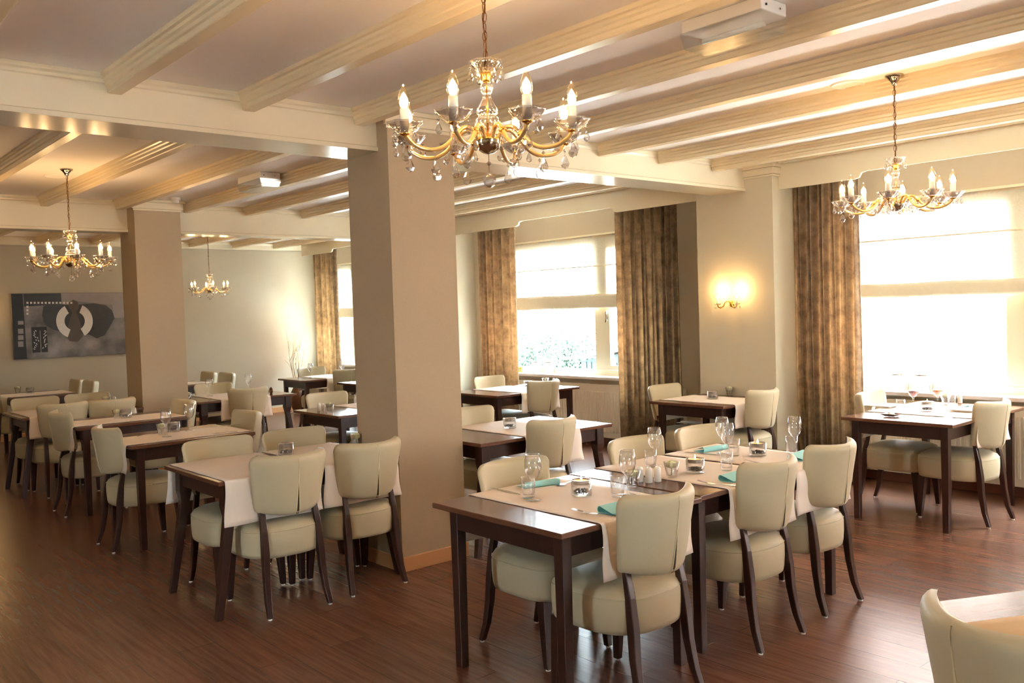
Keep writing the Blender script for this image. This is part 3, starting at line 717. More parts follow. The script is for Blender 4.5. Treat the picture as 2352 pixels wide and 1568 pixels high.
# front right table, turned
ANG = math.radians(-27)
fc = Vector((*at_z(2112, 1385, .75), 0)); ex = Vector((math.cos(ANG), math.sin(ANG), 0)); ey = Vector((-math.sin(ANG), math.cos(ANG), 0))
t = make_table(1.2, .8, 'straight'); o = fc - ey * .8; t.location = (o.x, o.y, 0); t.rotation_euler = (0, 0, ANG)
tag(t, 'turned dark table mostly outside the frame in the near right corner', None, 'dark wooden dining tables')
c1 = cloth(-.225, .225, 0, 1.2, .22, .22, 'x', 'sand toned cloth lying lengthwise on the turned table in the near right corner', 'cloth2'); p = fc + ex * .6 - ey * .40; c1.location = (p.x, p.y, .7505); c1.rotation_euler = (0, 0, ANG)
# ------------------------------------------------------------------ chairs
reg_children()
CP = Proto(chair); CG = 'cream dining chairs'
def chairN(cx, yf, label, rz=0): CP.put((cx, yf + .235, 0), rz, label, CG)          # back toward the viewer, rear feet at yf
def chairF(cx, yf, label, rz=0): CP.put((cx, yf - .235, 0), PI + rz, label, CG)     # facing the viewer
def chairE(xf, cy, label, rz=0): CP.put((xf + .235, cy, 0), -PI / 2 + rz, label, CG)  # faces +x
def chairW(xf, cy, label, rz=0): CP.put((xf - .235, cy, 0), PI / 2 + rz, label, CG)   # faces -x
chairN(2.755, 2.26, 'cream chair nearest the camera, back to us at the front row')
chairN(3.63, 2.32, 'cream chair with its back to us in the middle of the front row')
chairN(4.265, 2.36, 'cream chair with its back to us at the right end of the front row')
chairF(2.835, 3.36, 'cream chair facing us across the near left end of the front row')
chairF(3.755, 3.37, 'cream chair facing us behind the salt pots of the front row')
chairF(4.335, 3.37, 'cream chair facing us at the far right of the front row')
chairN(2.232, 4.41, 'cream chair with its back to us at the left table, left of a pair')
chairN(2.75, 4.43, 'cream chair with its back to us, beside the near column')
chairF(2.195, 5.42, 'cream chair facing us behind the left end of the left front table')
chairF(2.715, 5.43, 'cream chair facing us behind the left front table, next to the column')
chairE(1.89, 6.69, 'cream chair facing right at the table with two wine glasses')
chairW(3.06, 6.74, 'cream chair facing left at the right end of the table with two wine glasses')
chairE(1.97, 8.22, 'cream chair facing right at the second table from the left edge')
chairW(3.12, 8.24, 'cream chair facing left near the base of the rear column')
chairN(2.26, 9.05, 'cream chair with its back to us at the leftmost table, left of two')
chairN(2.7, 9.05, 'cream chair with its back to us at the leftmost table, right of two')
chairF(2.23, 10.12, 'cream chair facing us at the leftmost table, left of two')
chairF(2.73, 10.12, 'cream chair facing us at the leftmost table, right of two')
chairW(3.38, 12.72, 'far one of two cream chairs below the painting')
chairW(3.40, 12.2, 'near one of two cream chairs below the painting')
chairE(2.22, 12.3, 'cream chair half cut by the left picture edge under the painting')
chairN(4.07, 8.98, 'large cream chair with its back to us right of the rear column')
chairF(4.095, 10.12, 'cream chair facing us right of the rear column')
chairW(5.02, 12.33, 'left one of two cream chairs before the blank far wall')
chairW(5.06, 11.80, 'right one of two cream chairs before the blank far wall')
chairF(6.245, 11.78, 'sunlit cream chair facing us at the far window')
chairN(6.27, 10.66, 'cream chair with its back to us at the far window')
chairF(6.35, 10.28, 'cream chair barely showing beside the near column at the far window')
chairF(4.235, 7.72, 'cream chair facing us at the mid room table')
chairN(4.30, 6.55, 'cream chair whose seat shows left of the near column')
chairN(4.13, 4.32, 'cream chair with its back to us right of the near column')
chairF(4.20, 5.44, 'cream chair facing us right of the near column')
chairN(6.27, 6.70, 'cream chair with its back to us in front of the middle window')
chairF(6.345, 7.82, 'sunlit cream chair facing us left of the middle window')
chairN(6.55, 4.27, 'cream chair with its back to us below the sconce')
chairF(6.455, 5.38, 'cream chair facing us between curtain and pilaster')
chairN(6.63, 2.46, 'cream chair with its back to us at the large right window', math.radians(-4))
chairF(6.715, 3.50, 'cream chair facing us at the large right window', math.radians(4))
pl = Vector((*at_z(2155, 1350, .865), 0)); pc = pl - ey * .215 + ex * .14
CP.put((pc.x, pc.y, 0), ANG - PI / 2, 'cream chair back cut off by the near right corner', CG)

# ------------------------------------------------------------------ table ware
def smooth_lathe(prof, n=28): return MB().lathe(prof, n)
def mk_wine():
    t = thing('wine_glass', cat='glass')
    prof = [(.0, .0015), (.034, .002), (.035, .004), (.012, .009), (.0055, .018), (.005, .035), (.0062, .05), (.005, .065), (.0062, .082), (.010, .092), (.024, .105), (.034, .125), (.0385, .148), (.037, .175), (.0315, .208), (.0305, .208), (.036, .175), (.0373, .148), (.033, .126), (.022, .107), (.008, .097), (.0, .095)]
    MB().lathe(prof, 28).obj('bowl', 'glass', t, smooth=True); return t
def mk_tumbler():
    t = thing('water_glass', cat='glass')
    prof = [(.0, .001), (.026, .001), (.028, .004), (.0315, .05), (.0325, .095), (.0315, .095), (.030, .05), (.026, .016), (.0, .013)]
    MB().lathe(prof, 28).obj('tumbler', 'glass', t, smooth=True)
    return t
def mk_candle(lit):
    t = thing('candle_holder', cat='candle')
    MB().lathe([(0, .001), (.046, .001), (.047, .008), (.047, .072), (.0435, .072), (.0425, .012), (0, .010)], 32).obj('glass_jar', 'glass', t, smooth=True)
    random.seed(5); mb = MB()
    for k in range(70):
        a = random.random() * 2 * PI; r = .036 * math.sqrt(random.random()); s = random.uniform(.0045, .007); z = .014 + random.random() * .012
        c = (r * math.cos(a), r * math.sin(a), z)
        mb.lathe([(0, -s * .7), (s, -s * .3), (s, s * .3), (0, s * .7)], 6, c)
    mb.obj('pebbles', 'pebble', t)['kind'] = 'stuff'
    MB().lathe([(0, .052), (.036, .052), (.037, .069), (.0355, .069), (.035, .066)], 24).obj('tealight_tin', 'tin', t, smooth=True)
    MB().lathe([(.035, .066), (.0, .067)], 24).obj('wax', 'wax' if lit else 'white', t)
    MB().lathe([(.0375, .0665), (.0435, .071), (.047, .072), (.047, .0735), (.0435, .0735), (.0375, .069)], 28).obj('rim', 'steel', t, smooth=True)
    if lit:
        MB().lathe([(0, .068), (.0035, .074), (.004, .079), (.0018, .087), (0, .094)], 10).obj('flame', 'flame', t, smooth=True)
    else: MB().tube([(0, 0, .066), (.001, 0, .076)], .001, 5).obj('wick', 'black', t)
    return t
def mk_vase():
    t = thing('flower_glass', cat='vase')
    MB().lathe([(0, .001), (.024, .001), (.026, .006), (.040, .078), (.038, .078), (.0245, .012), (0, .010)], 24).obj('glass', 'glass', t, smooth=True)
    MB().tube([(.006, 0, .012), (.004, .002, .035), (0, 0, .05)], .0022, 6).obj('stem', 'stem', t)
    mb = MB()
    for k, (r, z, tl) in enumerate([(.012, .060, 0), (.018, .064, .4), (.024, .068, .8), (.028, .072, 1.2)]):
        mb.lathe([(.003, .045), (r * .8, .052), (r, .066), (r * .82, .078 + .002 * (3 - k))], 16, scallop=.12, sk=5)
    mb.lathe([(0, .045), (.016, .05), (.02, .06), (.0, .08)], 12)
    mb.obj('rose_head', 'rose', t, smooth=True)
    return t
def mk_shaker():
    t = thing('salt_pot', cat='salt pot')
    MB().lathe([(0, 0), (.0165, 0), (.018, .003), (.0182, .045), (.0175, .060), (.014, .070), (.007, .076), (0, .077)], 24).obj('body', 'white', t, smooth=True)
    mb = MB()
    for k in range(3): mb.lathe([(0, .0772), (.001, .0772)], 6, (.004 * math.cos(k * 2.1), .004 * math.sin(k * 2.1), 0))
    mb.obj('shaker_holes', 'black', t); return t
def mk_napkin():
    t = thing('paper_napkin', cat='napkin'); pr = []
    for k in range(15):
        a = -PI * .5 + PI * k / 14 * 1.0
        pr.append((-.028 - .014 * math.cos(a), .0165 + .015 * math.sin(a)))
    outer = [(.045, .0015)] + [(.03, .0015)] + pr + [(.045, .020 - .012)]
    inner = [(x * .94 + .001, .0165 + (z - .0165) * .9) for x, z in outer]
    n = len(outer); mb = MB(); vs = []
    for yy in (-.095, .095):
        for (x, z) in outer: vs.append((x, yy, z))
        for (x, z) in inner: vs.append((x, yy, z))
    fs = []
    for i in range(n - 1):
        fs += [(i, i + 1, 2 * n + i + 1, 2 * n + i), (n + i, n + i + 1, 3 * n + i + 1, 3 * n + i), (i, i + 1, n + i + 1, n + i), (2 * n + i, 2 * n + i + 1, 3 * n + i + 1, 3 * n + i)]
    mb.add(vs, fs); mb.obj('folded_paper', 'napkin', t, smooth=False); return t
def strip(name, cat, outline, mat='steel', arch=.004, extra=None):
    t = thing(name, cat=cat); L = max(p[0] for p in outline)
    n = len(outline); vs = []
    zf = lambda x: .0025 + arch * math.sin(PI * min(1, max(0, x / L))) + (.006 * max(0, (x - .8 * L) / (.2 * L)) if name != 'table_knife' else 0)
    mb = MB()
    for i in range(n - 1):
        (x0, w0), (x1, w1) = outline[i], outline[i + 1]
        mb.add([(x0, -w0, zf(x0)), (x0, w0, zf(x0)), (x1, w1, zf(x1)), (x1, -w1, zf(x1)), (x0, -w0, zf(x0) - .0015), (x0, w0, zf(x0) - .0015), (x1, w1, zf(x1) - .0015), (x1, -w1, zf(x1) - .0015)],
               [(0, 1, 2, 3), (7, 6, 5, 4), (0, 3, 7, 4), (1, 5, 6, 2)])
    if extra: extra(mb, zf)
    mb.obj({'table_fork': 'fork_body', 'table_knife': 'blade_and_handle', 'table_spoon': 'spoon_body'}[name], mat, t); return t
def tines(mb, zf):
    for k in range(4):
        y = -.0085 + k * .0057
        mb.tube([(.150, y, zf(.15)), (.175, y, zf(.175)), (.200, y * 1.02, zf(.185) + .003)], [.0016, .0013, .0007], 5)
reg = {}
reg['wine'] = Proto(mk_wine()); reg['tumb'] = Proto(mk_tumbler()); reg['candle'] = Proto(mk_candle(True)); reg['candle0'] = Proto(mk_candle(False))
reg['vase'] = Proto(mk_vase()); reg['salt'] = Proto(mk_shaker()); reg['napkin'] = Proto(mk_napkin())
reg['fork'] = Proto(strip('table_fork', 'fork', [(0, .009), (.02, .0085), (.07, .004), (.115, .003), (.135, .009), (.152, .0115)], extra=tines))
reg['knife'] = Proto(strip('table_knife', 'knife', [(0, .008), (.09, .006), (.11, .0085), (.19, .008), (.215, .002)], arch=.001))
reg['spoon'] = Proto(strip('table_spoon', 'spoon', [(0, .008), (.02, .0075), (.08, .0035), (.12, .003), (.135, .012), (.155, .019), (.175, .017), (.188, .008)]))
reg_children()
GRP = {'wine': 'wine glasses on the tables', 'tumb': 'water glasses on the tables', 'candle': 'lit tealight jars', 'candle0': 'unlit tealight jars', 'vase': 'rose glasses on the tables', 'salt': 'white salt and pepper pots', 'napkin': 'turquoise napkins', 'fork': 'forks laid on the cloths', 'knife': 'knives laid on the cloths', 'spoon': 'spoons laid on the cloths'}
ZC = .7535
def put(kind, px, py, label, z=ZC, rz=None, sc=None):
    x, y = at_z(px, py, z); return reg[kind].put((x, y, z), random.random() * 6 if rz is None else rz, label, GRP[kind], sc)
def putxy(kind, x, y, label, z=ZC, rz=0, sc=None): return reg[kind].put((x, y, z), rz, label, GRP[kind], sc)
ZT = .751
# table A
put('wine', 1226, 1149, 'wine glass nearest the left end of the front row')
put('tumb', 1214, 1143, 'water glass with turquoise napkin showing through it at the front left')
put('candle', 1336, 1137, 'lit tealight jar nearest the camera, on the front left cloth')
put('wine', 1443, 1138, 'wine glass just behind the nearest chair')
put('tumb', 1419, 1141, 'water glass just behind the nearest chair')
put('vase', 1453, 1118, 'rose glass left of the three salt pots', ZT)
put('napkin', 1238, 1115, 'turquoise napkin at the far side of the front left place', rz=math.radians(76))
put('napkin', 1424, 1172, 'turquoise napkin half hidden by the nearest chair', rz=math.radians(-90))
x, y = at_z(1418, 1186, ZC); putxy('fork', x, y, 'fork pointing left beside the nearest chair', rz=math.radians(112))
x, y = at_z(1332, 1102, ZC); putxy('spoon', x, y, 'spoon beyond the nearest lit tealight jar', rz=math.radians(190))
x, y = at_z(1130, 1121, ZC); putxy('knife', x, y, 'knife at the front left place beside the napkin', rz=math.radians(-93))
# table B
put('salt', 1470, 1106, 'leftmost of the three white pots on the front row', ZT)
put('salt', 1491, 1108, 'middle one of the three white pots on the front row', ZT)
put('salt', 1511, 1106, 'rightmost of the three white pots on the front row', ZT)
put('vase', 1543, 1096, 'rose glass right of the three salt pots')
put('candle', 1597, 1085, 'lit tealight jar in the middle of the front row')
put('wine', 1505, 1071, 'wine glass behind the three salt pots')
put('tumb', 1495, 1073, 'water glass behind the three salt pots')
put('tumb', 1669, 1080, 'water glass right of the middle lit tealight jar')
put('wine', 1672, 1059, 'front one of two overlapping wine glasses on the front row')
put('wine', 1660, 1041, 'rear one of two overlapping wine glasses on the front row')
put('tumb', 1686, 1046, 'water glass behind the two overlapping wine glasses')
put('candle', 1741, 1046, 'lit tealight jar at the right end of the front row')
put('wine', 1826, 1041, 'wine glass at the right end of the front row')
put('tumb', 1819, 1040, 'water glass at the right end of the front row')
put('napkin', 1634, 1034, 'turquoise napkin at the far right place of the front row', rz=math.radians(80))
put('napkin', 1692, 1100, 'turquoise napkin behind the middle near chair', rz=math.radians(-88))
put('napkin', 1842, 1052, 'turquoise napkin behind the right near chair', rz=math.radians(-80))
x, y = at_z(1699, 1117, ZC); putxy('fork', x, y, 'fork behind the middle near chair', rz=math.radians(112))
x, y = at_z(1800, 1068, ZC); putxy('fork', x, y, 'fork at the right end near place', rz=math.radians(110))
x, y = at_z(1716, 1020, ZC); putxy('spoon', x, y, 'spoon left of the right end tealight jar', rz=math.radians(185))
x, y = at_z(1573, 1038, ZC); putxy('knife', x, y, 'knife at the far right place of the front row', rz=math.radians(-80))
# other tables
put('candle0', 1637, 916, 'unlit tealight jar on the table by the pilaster')
put('vase', 1676, 908, 'rose glass on the table by the pilaster', ZT); put('salt', 1697, 906, 'white salt pot on the table by the pilaster', ZT)
put('candle0', 1171, 983, 'unlit tealight jar on the table right of the near column')
put('candle0', 1213, 890, 'unlit tealight jar on the table at the middle window'); put('vase', 1253, 884, 'rose glass on the table at the middle window', ZT); put('salt', 1272, 884, 'white salt pot on the table at the middle window', ZT)
put('candle0', 657, 1044, 'unlit tealight jar on the table left of the near column')
put('vase', 819, 1023, 'rose glass against the near column on the left table', ZT); put('salt', 845, 1021, 'left one of two white pots by the near column', ZT); put('salt', 858, 1019, 'right one of two white pots by the near column', ZT)
put('wine', 383, 1003, 'left wine glass on the table between the columns'); put('wine', 436, 989, 'right wine glass on the table between the columns')
put('vase', 372, 997, 'rose glass beside the left wine glass', ZT); put('candle0', 399, 991, 'unlit tealight jar beside the left wine glass')
x, y = at_z(316, 1002, ZC); putxy('fork', x, y, 'fork on the cloth between the columns', rz=math.radians(20))
x, y = at_z(545, 991, ZC); putxy('spoon', x, y, 'spoon on the right end of the cloth between the columns', rz=math.radians(170))
x, y = at_z(500, 980, ZC); putxy('knife', x, y, 'knife on the right end of the cloth between the columns', rz=math.radians(-5))
put('vase', 269, 961, 'rose glass on the table left of the rear column', ZT); put('candle0', 290, 959, 'unlit tealight jar on the table left of the rear column')
put('vase', 432, 918, 'rose glass at the right side of the rear column', ZT)
put('wine', 482, 910, 'wine glass standing left of the big chair by the rear column'); put('wine', 571, 900, 'wine glass rising above the big chair by the rear column')
put('salt', 733, 944, 'left one of two white pots on the mid room table', ZT); put('salt', 742, 946, 'right one of two white pots on the mid room table', ZT); put('vase', 758, 946, 'rose glass on the mid room table', ZT); put('tumb', 821, 928, 'glass at the edge of the near column on the mid room table')
putxy('vase', 2.86, 9.86, 'rose glass at the left side of the rear column', ZT); putxy('salt', 2.96, 9.92, 'white salt pot at the left side of the rear column', ZT)
putxy('vase', 2.62, 12.68, 'rose glass on the table under the painting', ZT); putxy('candle0', 2.70, 12.4, 'tealight jar on the table under the painting')
put('wine', 714, 868, 'left wine glass at the far window table', ZT); put('wine', 787, 862, 'right wine glass at the far window table')
t = thing('bronze_ring', (*at_z(623, 904, ZT), ZT), 0, 'small bronze ring ornament on the bare end of the table by the rear column', 'ornament')
MB().tube([(0, .022 * math.sin(a * PI / 12), .034 + .030 * math.cos(a * PI / 12)) for a in range(25)], .011, 10).obj('ring', 'bronze', t, smooth=True)
# right window table
for kind, px, py, lab, z in (('tumb', 2069, 946, 'half full water glass at the large right window', ZC), ('candle', 2130, 944, 'lit tealight jar at the large right window', ZC), ('vase', 2172, 928, 'rose glass at the large right window', ZT), ('tumb', 2186, 932, 'water glass beside the rose at the large right window', ZT), ('salt', 2205, 926, 'white salt pot at the large right window', ZT)):
    put(kind, px, py, lab, z)
for px, py, mat, lab in ((2098, 940, 'redwine', 'glass of red wine on the table at the large right window'), (2154, 938, 'rosewine', 'glass of orange drink on the table at the large right window')):
    wg = put('wine', px, py, lab)
    MB().lathe([(0, .0975), (.008, .0985), (.022, .109), (.0325, .127), (.0365, .142), (0, .142)], 24).obj('drink', mat, wg, smooth=True)
def plate(px, py, s, label, mat='white', rz=0):
    x, y = at_z(px, py, ZC); t = thing('plate', (x, y, ZC), rz, label, 'plate', 'plates at the large right window')
    MB().add([(-s * .6, -s * .6, .001), (s * .6, -s * .6, .001), (s * .6, s * .6, .001), (-s * .6, s * .6, .001), (-s, -s, .016), (s, -s, .016), (s, s, .016), (-s, s, .016), (-s * .97, -s * .97, .019), (s * .97, -s * .97, .019), (s * .97, s * .97, .019), (-s * .97, s * .97, .019), (-s * .62, -s * .62, .006), (s * .62, -s * .62, .006), (s * .62, s * .62, .006), (-s * .62, s * .62, .006)],
             [(3, 2, 1, 0)] + [(r + k, r + (k + 1) % 4, r + 4 + (k + 1) % 4, r + 4 + k) for r in (0, 4, 8) for k in range(4)] + [(12, 13, 14, 15)]).obj('dish', mat, t, bevel=.002)
    return t
plate(2030, 934, .11, 'square white plate at the left place of the right window table')
plate(2218, 944, .10, 'square white plate at the right place of the right window table')
pt = plate(2047, 955, .055, 'small brown dish on the near edge of the right window table', 'tray')
MB().lathe([(0, .008), (.03, .009), (.02, .02), (0, .026)], 10).obj('sweets', 'white', pt, smooth=True)
x, y = at_z(2240, 938, ZC); reg['napkin'].put((x, y + .02, ZC + .0), math.radians(80), 'turquoise napkin beside the right plate at the window table', GRP['napkin'])
x, y = at_z(2195, 958, ZC); putxy('knife', x, y, 'knife at the right place of the window table', rz=math.radians(150))
x, y = at_z(2000, 945, ZC); putxy('fork', x, y, 'fork at the left place of the window table', rz=math.radians(20))
# folded menus lying on two seats
for (loc, rz, lab) in (((4.13, 5.30, .505), .2, 'white folded leaflet on the far chair right of the near column'), ((6.66, 5.20, .505), .3, 'white folded leaflet on the chair behind the pilaster table')):
    tt = thing('leaflet', loc, rz, lab, 'leaflet'); MB().box(-.07, .07, -.1, .1, 0, .003).obj('cover', 'plastic', tt)

# lantern jars on the sills
def jar(x, y, label):
    t = thing('lantern_jar', (x, y, WZ0 + .001), random.random(), label, 'jar', 'glass lantern jars on the window sills')
    MB().lathe([(0, .002), (.060, .002), (.062, .01), (.062, .15), (.059, .15), (.058, .012), (0, .01)], 28).obj('glass_body', 'glass', t, smooth=True)
    MB().lathe([(.0625, .140), (.064, .140), (.064, .150), (.0625, .150)], 28).obj('wire_collar', 'steel', t)
    MB().tube([(.064 * math.cos(a * PI / 12), -.064 * math.sin(a * PI / 12) * 1.0 - .004, .145 - .055 * math.sin(a * PI / 12)) for a in range(13)], .002, 6).obj('bail_handle', 'steel', t, smooth=True)
    MB().lathe([(0, .011), (.02, .011), (.02, .03), (0, .03)], 16).obj('tealight', 'white', t)
for px, py, lab in ((2063, 889, 'left glass lantern jar on the right window sill'), (2118, 891, 'right glass lantern jar on the right window sill')):
    jar(WX - .06, at_x(px, py, WX - .06)[0], lab)
for px, py, lab in ((1233, 862, 'left glass lantern jar on the middle window sill'), (1262, 863, 'right glass lantern jar on the middle window sill')):
    jar(WX - .06, at_x(px, py, WX - .06)[0], lab)
yy = at_x(1194, 852, WX - .03)[0]
t = thing('table_number', (WX - .03, yy, WZ0 + .001), 0, 'small yellow number card on the middle window sill', 'sign')
MB().box(-.004, .0, -.045, .045, 0, .07).obj('card', 'yellow', t)
fc_ = bpy.data.curves.new('digits', 'FONT'); fc_.body = '17'; fc_.size = .06; fc_.extrude = .0006; fc_.align_x = 'CENTER'
fo = bpy.data.objects.new('digits_source', fc_); COL.objects.link(fo)
dg = bpy.data.meshes.new_from_object(fo.evaluated_get(bpy.context.evaluated_depsgraph_get())); bpy.data.objects.remove(fo)
fo = link('digits', dg, 'black', t); fo.location = (-.0052, 0, .014); fo.rotation_euler = (PI / 2, 0, -PI / 2)

# ------------------------------------------------------------------ chandeliers
BULB_W = 0.5
def drop_mesh(h, r):
    return MB().lathe([(0, 0), (r * .35, -h * .12), (r * .8, -h * .45), (r, -h * .66), (r * .72, -h * .88), (0, -h)], 7)
def make_chandelier(narm, chain_len, R=.29):
    t = thing('chandelier', cat='chandelier')
    # z=0 is the hub; canopy on the ceiling at chain_len above the top dish
    top = .235
    MB().lathe([(0, top + chain_len), (.048, top + chain_len), (.05, top + chain_len - .006), (.035, top + chain_len - .018), (.018, top + chain_len - .04), (.012, top + chain_len - .055), (0, top + chain_len - .056)], 24).obj('canopy', 'chrome', t, smooth=True)
    mb = MB(); z = top + chain_len - .05; k = 0
    while z > top + .0:
        a = k * PI / 2
        ring = [(.008 * math.cos(q * PI / 6) * math.cos(a), .008 * math.cos(q * PI / 6) * math.sin(a), z - .017 + .019 * math.sin(q * PI / 6)) for q in range(13)]
        mb.tube(ring, .0016, 5, cap=False); z -= .031; k += 1
    ch = mb.obj('chain', 'chain', t, smooth=True)
    MB().tube([(.003 * math.sin(i), .003 * math.cos(i * 1.3), top + .0 + (chain_len - .05) * i / 14) for i in range(15)], .0028, 6).obj('flex', 'bronze', ch, smooth=True)
    MB().lathe([(.006, top - .03), (.030, top - .024), (.048, top - .004), (.056, top + .008), (.053, top + .006), (.044, top - .008), (.026, top - .026)], 32, scallop=.06).obj('top_dish', 'crystal', t, smooth=True)
    MB().lathe([(0, top - .03), (.020, top - .030), (.024, top - .036), (.012, top - .05), (.014, top - .06), (0, top - .06)], 20).obj('top_collar', 'gold', t, smooth=True)
    prof = [(.012, .175), (.021, .165), (.023, .155), (.016, .142), (.013, .135), (.017, .120), (.030, .095), (.036, .080), (.034, .072), (.026, .066), (.034, .060), (.042, .045), (.042, .035), (.034, .018), (.018, .005), (.014, .0)]
    MB().lathe(prof, 24).obj('glass_stem', 'crystal', t, smooth=True)
    MB().tube([(0, 0, -.02), (0, 0, top - .03)], .0035, 8).obj('stem_rod', 'gold', t, smooth=True)
    MB().lathe([(0, .006), (.022, .004), (.030, -.004), (.040, -.010), (.043, -.018), (0, -.018)], 24).obj('hub', 'gold', t, smooth=True)
    MB().lathe([(.045, -.018), (.044, -.028), (.036, -.044), (.020, -.056), (.006, -.060), (0, -.060)], 24, scallop=.03, sk=10).obj('hub_bowl', 'chrome', t, smooth=True)
    # bottom ball on a chain
    MB().tube([(0, 0, -.060), (0, 0, -.125)], .0012, 5).obj('hanger', 'chain', t)
    MB().lathe([(0, -.083), (.007, -.087), (.008, -.092), (0, -.1)], 8).obj('bead', 'crystal', t)
    MB().lathe([(0, -.120), (.012, -.126), (.021, -.138), (.0225, -.148), (.017, -.163), (.007, -.170), (0, -.171)], 10).obj('crystal_ball', 'crystal', t)
    big = drop_mesh(.050, .016).mesh('drop'); sm = drop_mesh(.036, .011).mesh('drop_small')
    wire = MB().tube([(0, 0, 0), (0, 0, -.02)], .0007, 4).mesh('wire')
    bead = MB().lathe([(0, .0), (.0055, -.005), (.0055, -.008), (0, -.013)], 7).mesh('bead')
    def hang(p, par, m=big, l=.018):
        # bead, short wire and pear drop as one pendant
        mbp = MB(); 
        for src, dz in ((bead, 0), (m, -l)):
            vs = [(v.co.x, v.co.y, v.co.z + dz) for v in src.vertices]; mbp.add(vs, [tuple(f.vertices) for f in src.polygons])
        mbp.tube([(0, 0, .006), (0, 0, -l)], .0006, 4)
        return mbp.mesh('pendant')
    pend_b = hang(None, None, big, .020); pend_s = hang(None, None, sm, .016)
    dish = MB().lathe([(.010, -.022), (.022, -.022), (.038, -.010), (.052, .006), (.058, .013), (.055, .011), (.040, -.004), (.020, -.018)], 32, scallop=.08).mesh('dish', True)
    sleeve = MB().lathe([(0, -.016), (.0148, -.016), (.0148, .056), (.012, .057), (0, .057)], 18).mesh('sleeve', True)
    bulb = MB().lathe([(.012, .055), (.0175, .066), (.0195, .078), (.0175, .096), (.011, .116), (.004, .131), (0, .135)], 18).mesh('bulb', True)
    fil = MB().lathe([(0, .059), (.011, .064), (.0145, .076), (.0125, .090), (.005, .104), (0, .110)], 12).mesh('filament', True)
    pan = MB().lathe([(0, -.030), (.008, -.030), (.017, -.024), (.018, -.020), (0, -.020)], 16).mesh('pan', True)
    zd = .012
    def S_curve():
        pts = []
        ctrl = [(.035, -.012), (.055, .018), (.085, .022), (.115, -.004), (.150, -.038), (.190, -.055), (.235, -.052), (R - .02, -.035), (R - .003, -.016), (R, zd - .028)]
        for i in range(len(ctrl) - 1):
            p0 = ctrl[max(i - 1, 0)]; p1 = ctrl[i]; p2 = ctrl[i + 1]; p3 = ctrl[min(i + 2, len(ctrl) - 1)]
            for s in range(4):
                q = s / 4; f = lambda a, b, c, d: .5 * (2 * b + (c - a) * q + (2 * a - 5 * b + 4 * c - d) * q * q + (3 * b - a - 3 * c + d) * q ** 3)
                pts.append((f(p0[0], p1[0], p2[0], p3[0]), 0, f(p0[1], p1[1], p2[1], p3[1])))
        pts.append((R, 0, zd - .028)); return pts
    arm_me = MB().tube(S_curve(), .0076, 10).mesh('arm', True)
    clip_me = MB().lathe([(.011, -.006), (.0125, -.003), (.0125, .003), (.011, .006)], 14).mesh('clip', True)
    for k in range(narm):
        a = 2 * PI * k / narm + .22
        arm = link('arm', arm_me, 'arm', t); arm.rotation_euler = (0, 0, a)
        o = link('clip', clip_me, 'gold', arm); o.location = (.115, 0, -.004); o.rotation_euler = (0, PI / 2 + .65, 0)
        for nm, me, mt in (('candle_dish', dish, 'crystal'), ('candle_sleeve', sleeve, 'white'), ('bulb', bulb, 'bulbglass'), ('filament', fil, 'filament'), ('drip_pan', pan, 'gold')):
            o = link(nm, me, mt, arm); o.location = (R, 0, zd)
        for q in range(4):
            b = q * PI / 2 + .5
            o = link('pendant', pend_s, 'crystal', arm); o.location = (R + .046 * math.cos(b), .046 * math.sin(b), zd - .006)
        o = link('pendant', pend_b, 'crystal', arm); o.location = (R, 0, zd - .040)
        o = link('pendant', pend_b, 'crystal', arm); o.location = (.190, 0, -.066)
        o = link('pendant', pend_s, 'crystal', arm); o.location = (.112, 0, -.016)
        ld = BL.get('l')
        if ld is None:
            ld = bpy.data.lights.new('bulb_light', 'POINT'); ld.energy = BULB_W; ld.color = (1, .60, .26); ld.shadow_soft_size = .016; BL['l'] = ld
        lo = bpy.data.objects.new('bulb_light', ld); COL.objects.link(lo); lo.parent = arm; lo.location = (R, 0, zd + .152)
    for q in range(6):
        b = q * PI / 3
        o = link('pendant', pend_s, 'crystal', t); o.location = (.052 * math.cos(b), .052 * math.sin(b), top - .004)
    return t
BL = {}
def hang_at(narm, x, y, zhub, label, sc=1.0, rz=0):
    cl = (CZ - zhub) / sc - .235
    t = make_chandelier(narm, cl); t.location = (x, y, zhub); t.scale = (sc,) * 3; t.rotation_euler = (0, 0, rz)
    return tag(t, label, None, 'crystal chandeliers')
D1 = 2.95; c = np.array([(1121 - 1176) / FPX, (312 - 784) / FPX, 1]) * D1; P1 = _R.T @ c + np.array([0, 0, CAM_H])
hang_at(8, P1[0], P1[1], P1[2], 'large gold and crystal chandelier hanging nearest the camera', rz=.30)
hang_at(8, 4.97, 2.385, 2.155, 'crystal chandelier hanging before the large right window', rz=.1)
hang_at(9, 2.045, 7.80, 2.125, 'crystal chandelier hanging at the left before the painting', rz=.2)
x4, z4 = at_y(482, 664, 12.0)
hang_at(6, x4, 12.0, z4, 'small six armed chandelier before the blank far wall', sc=.86, rz=.1)

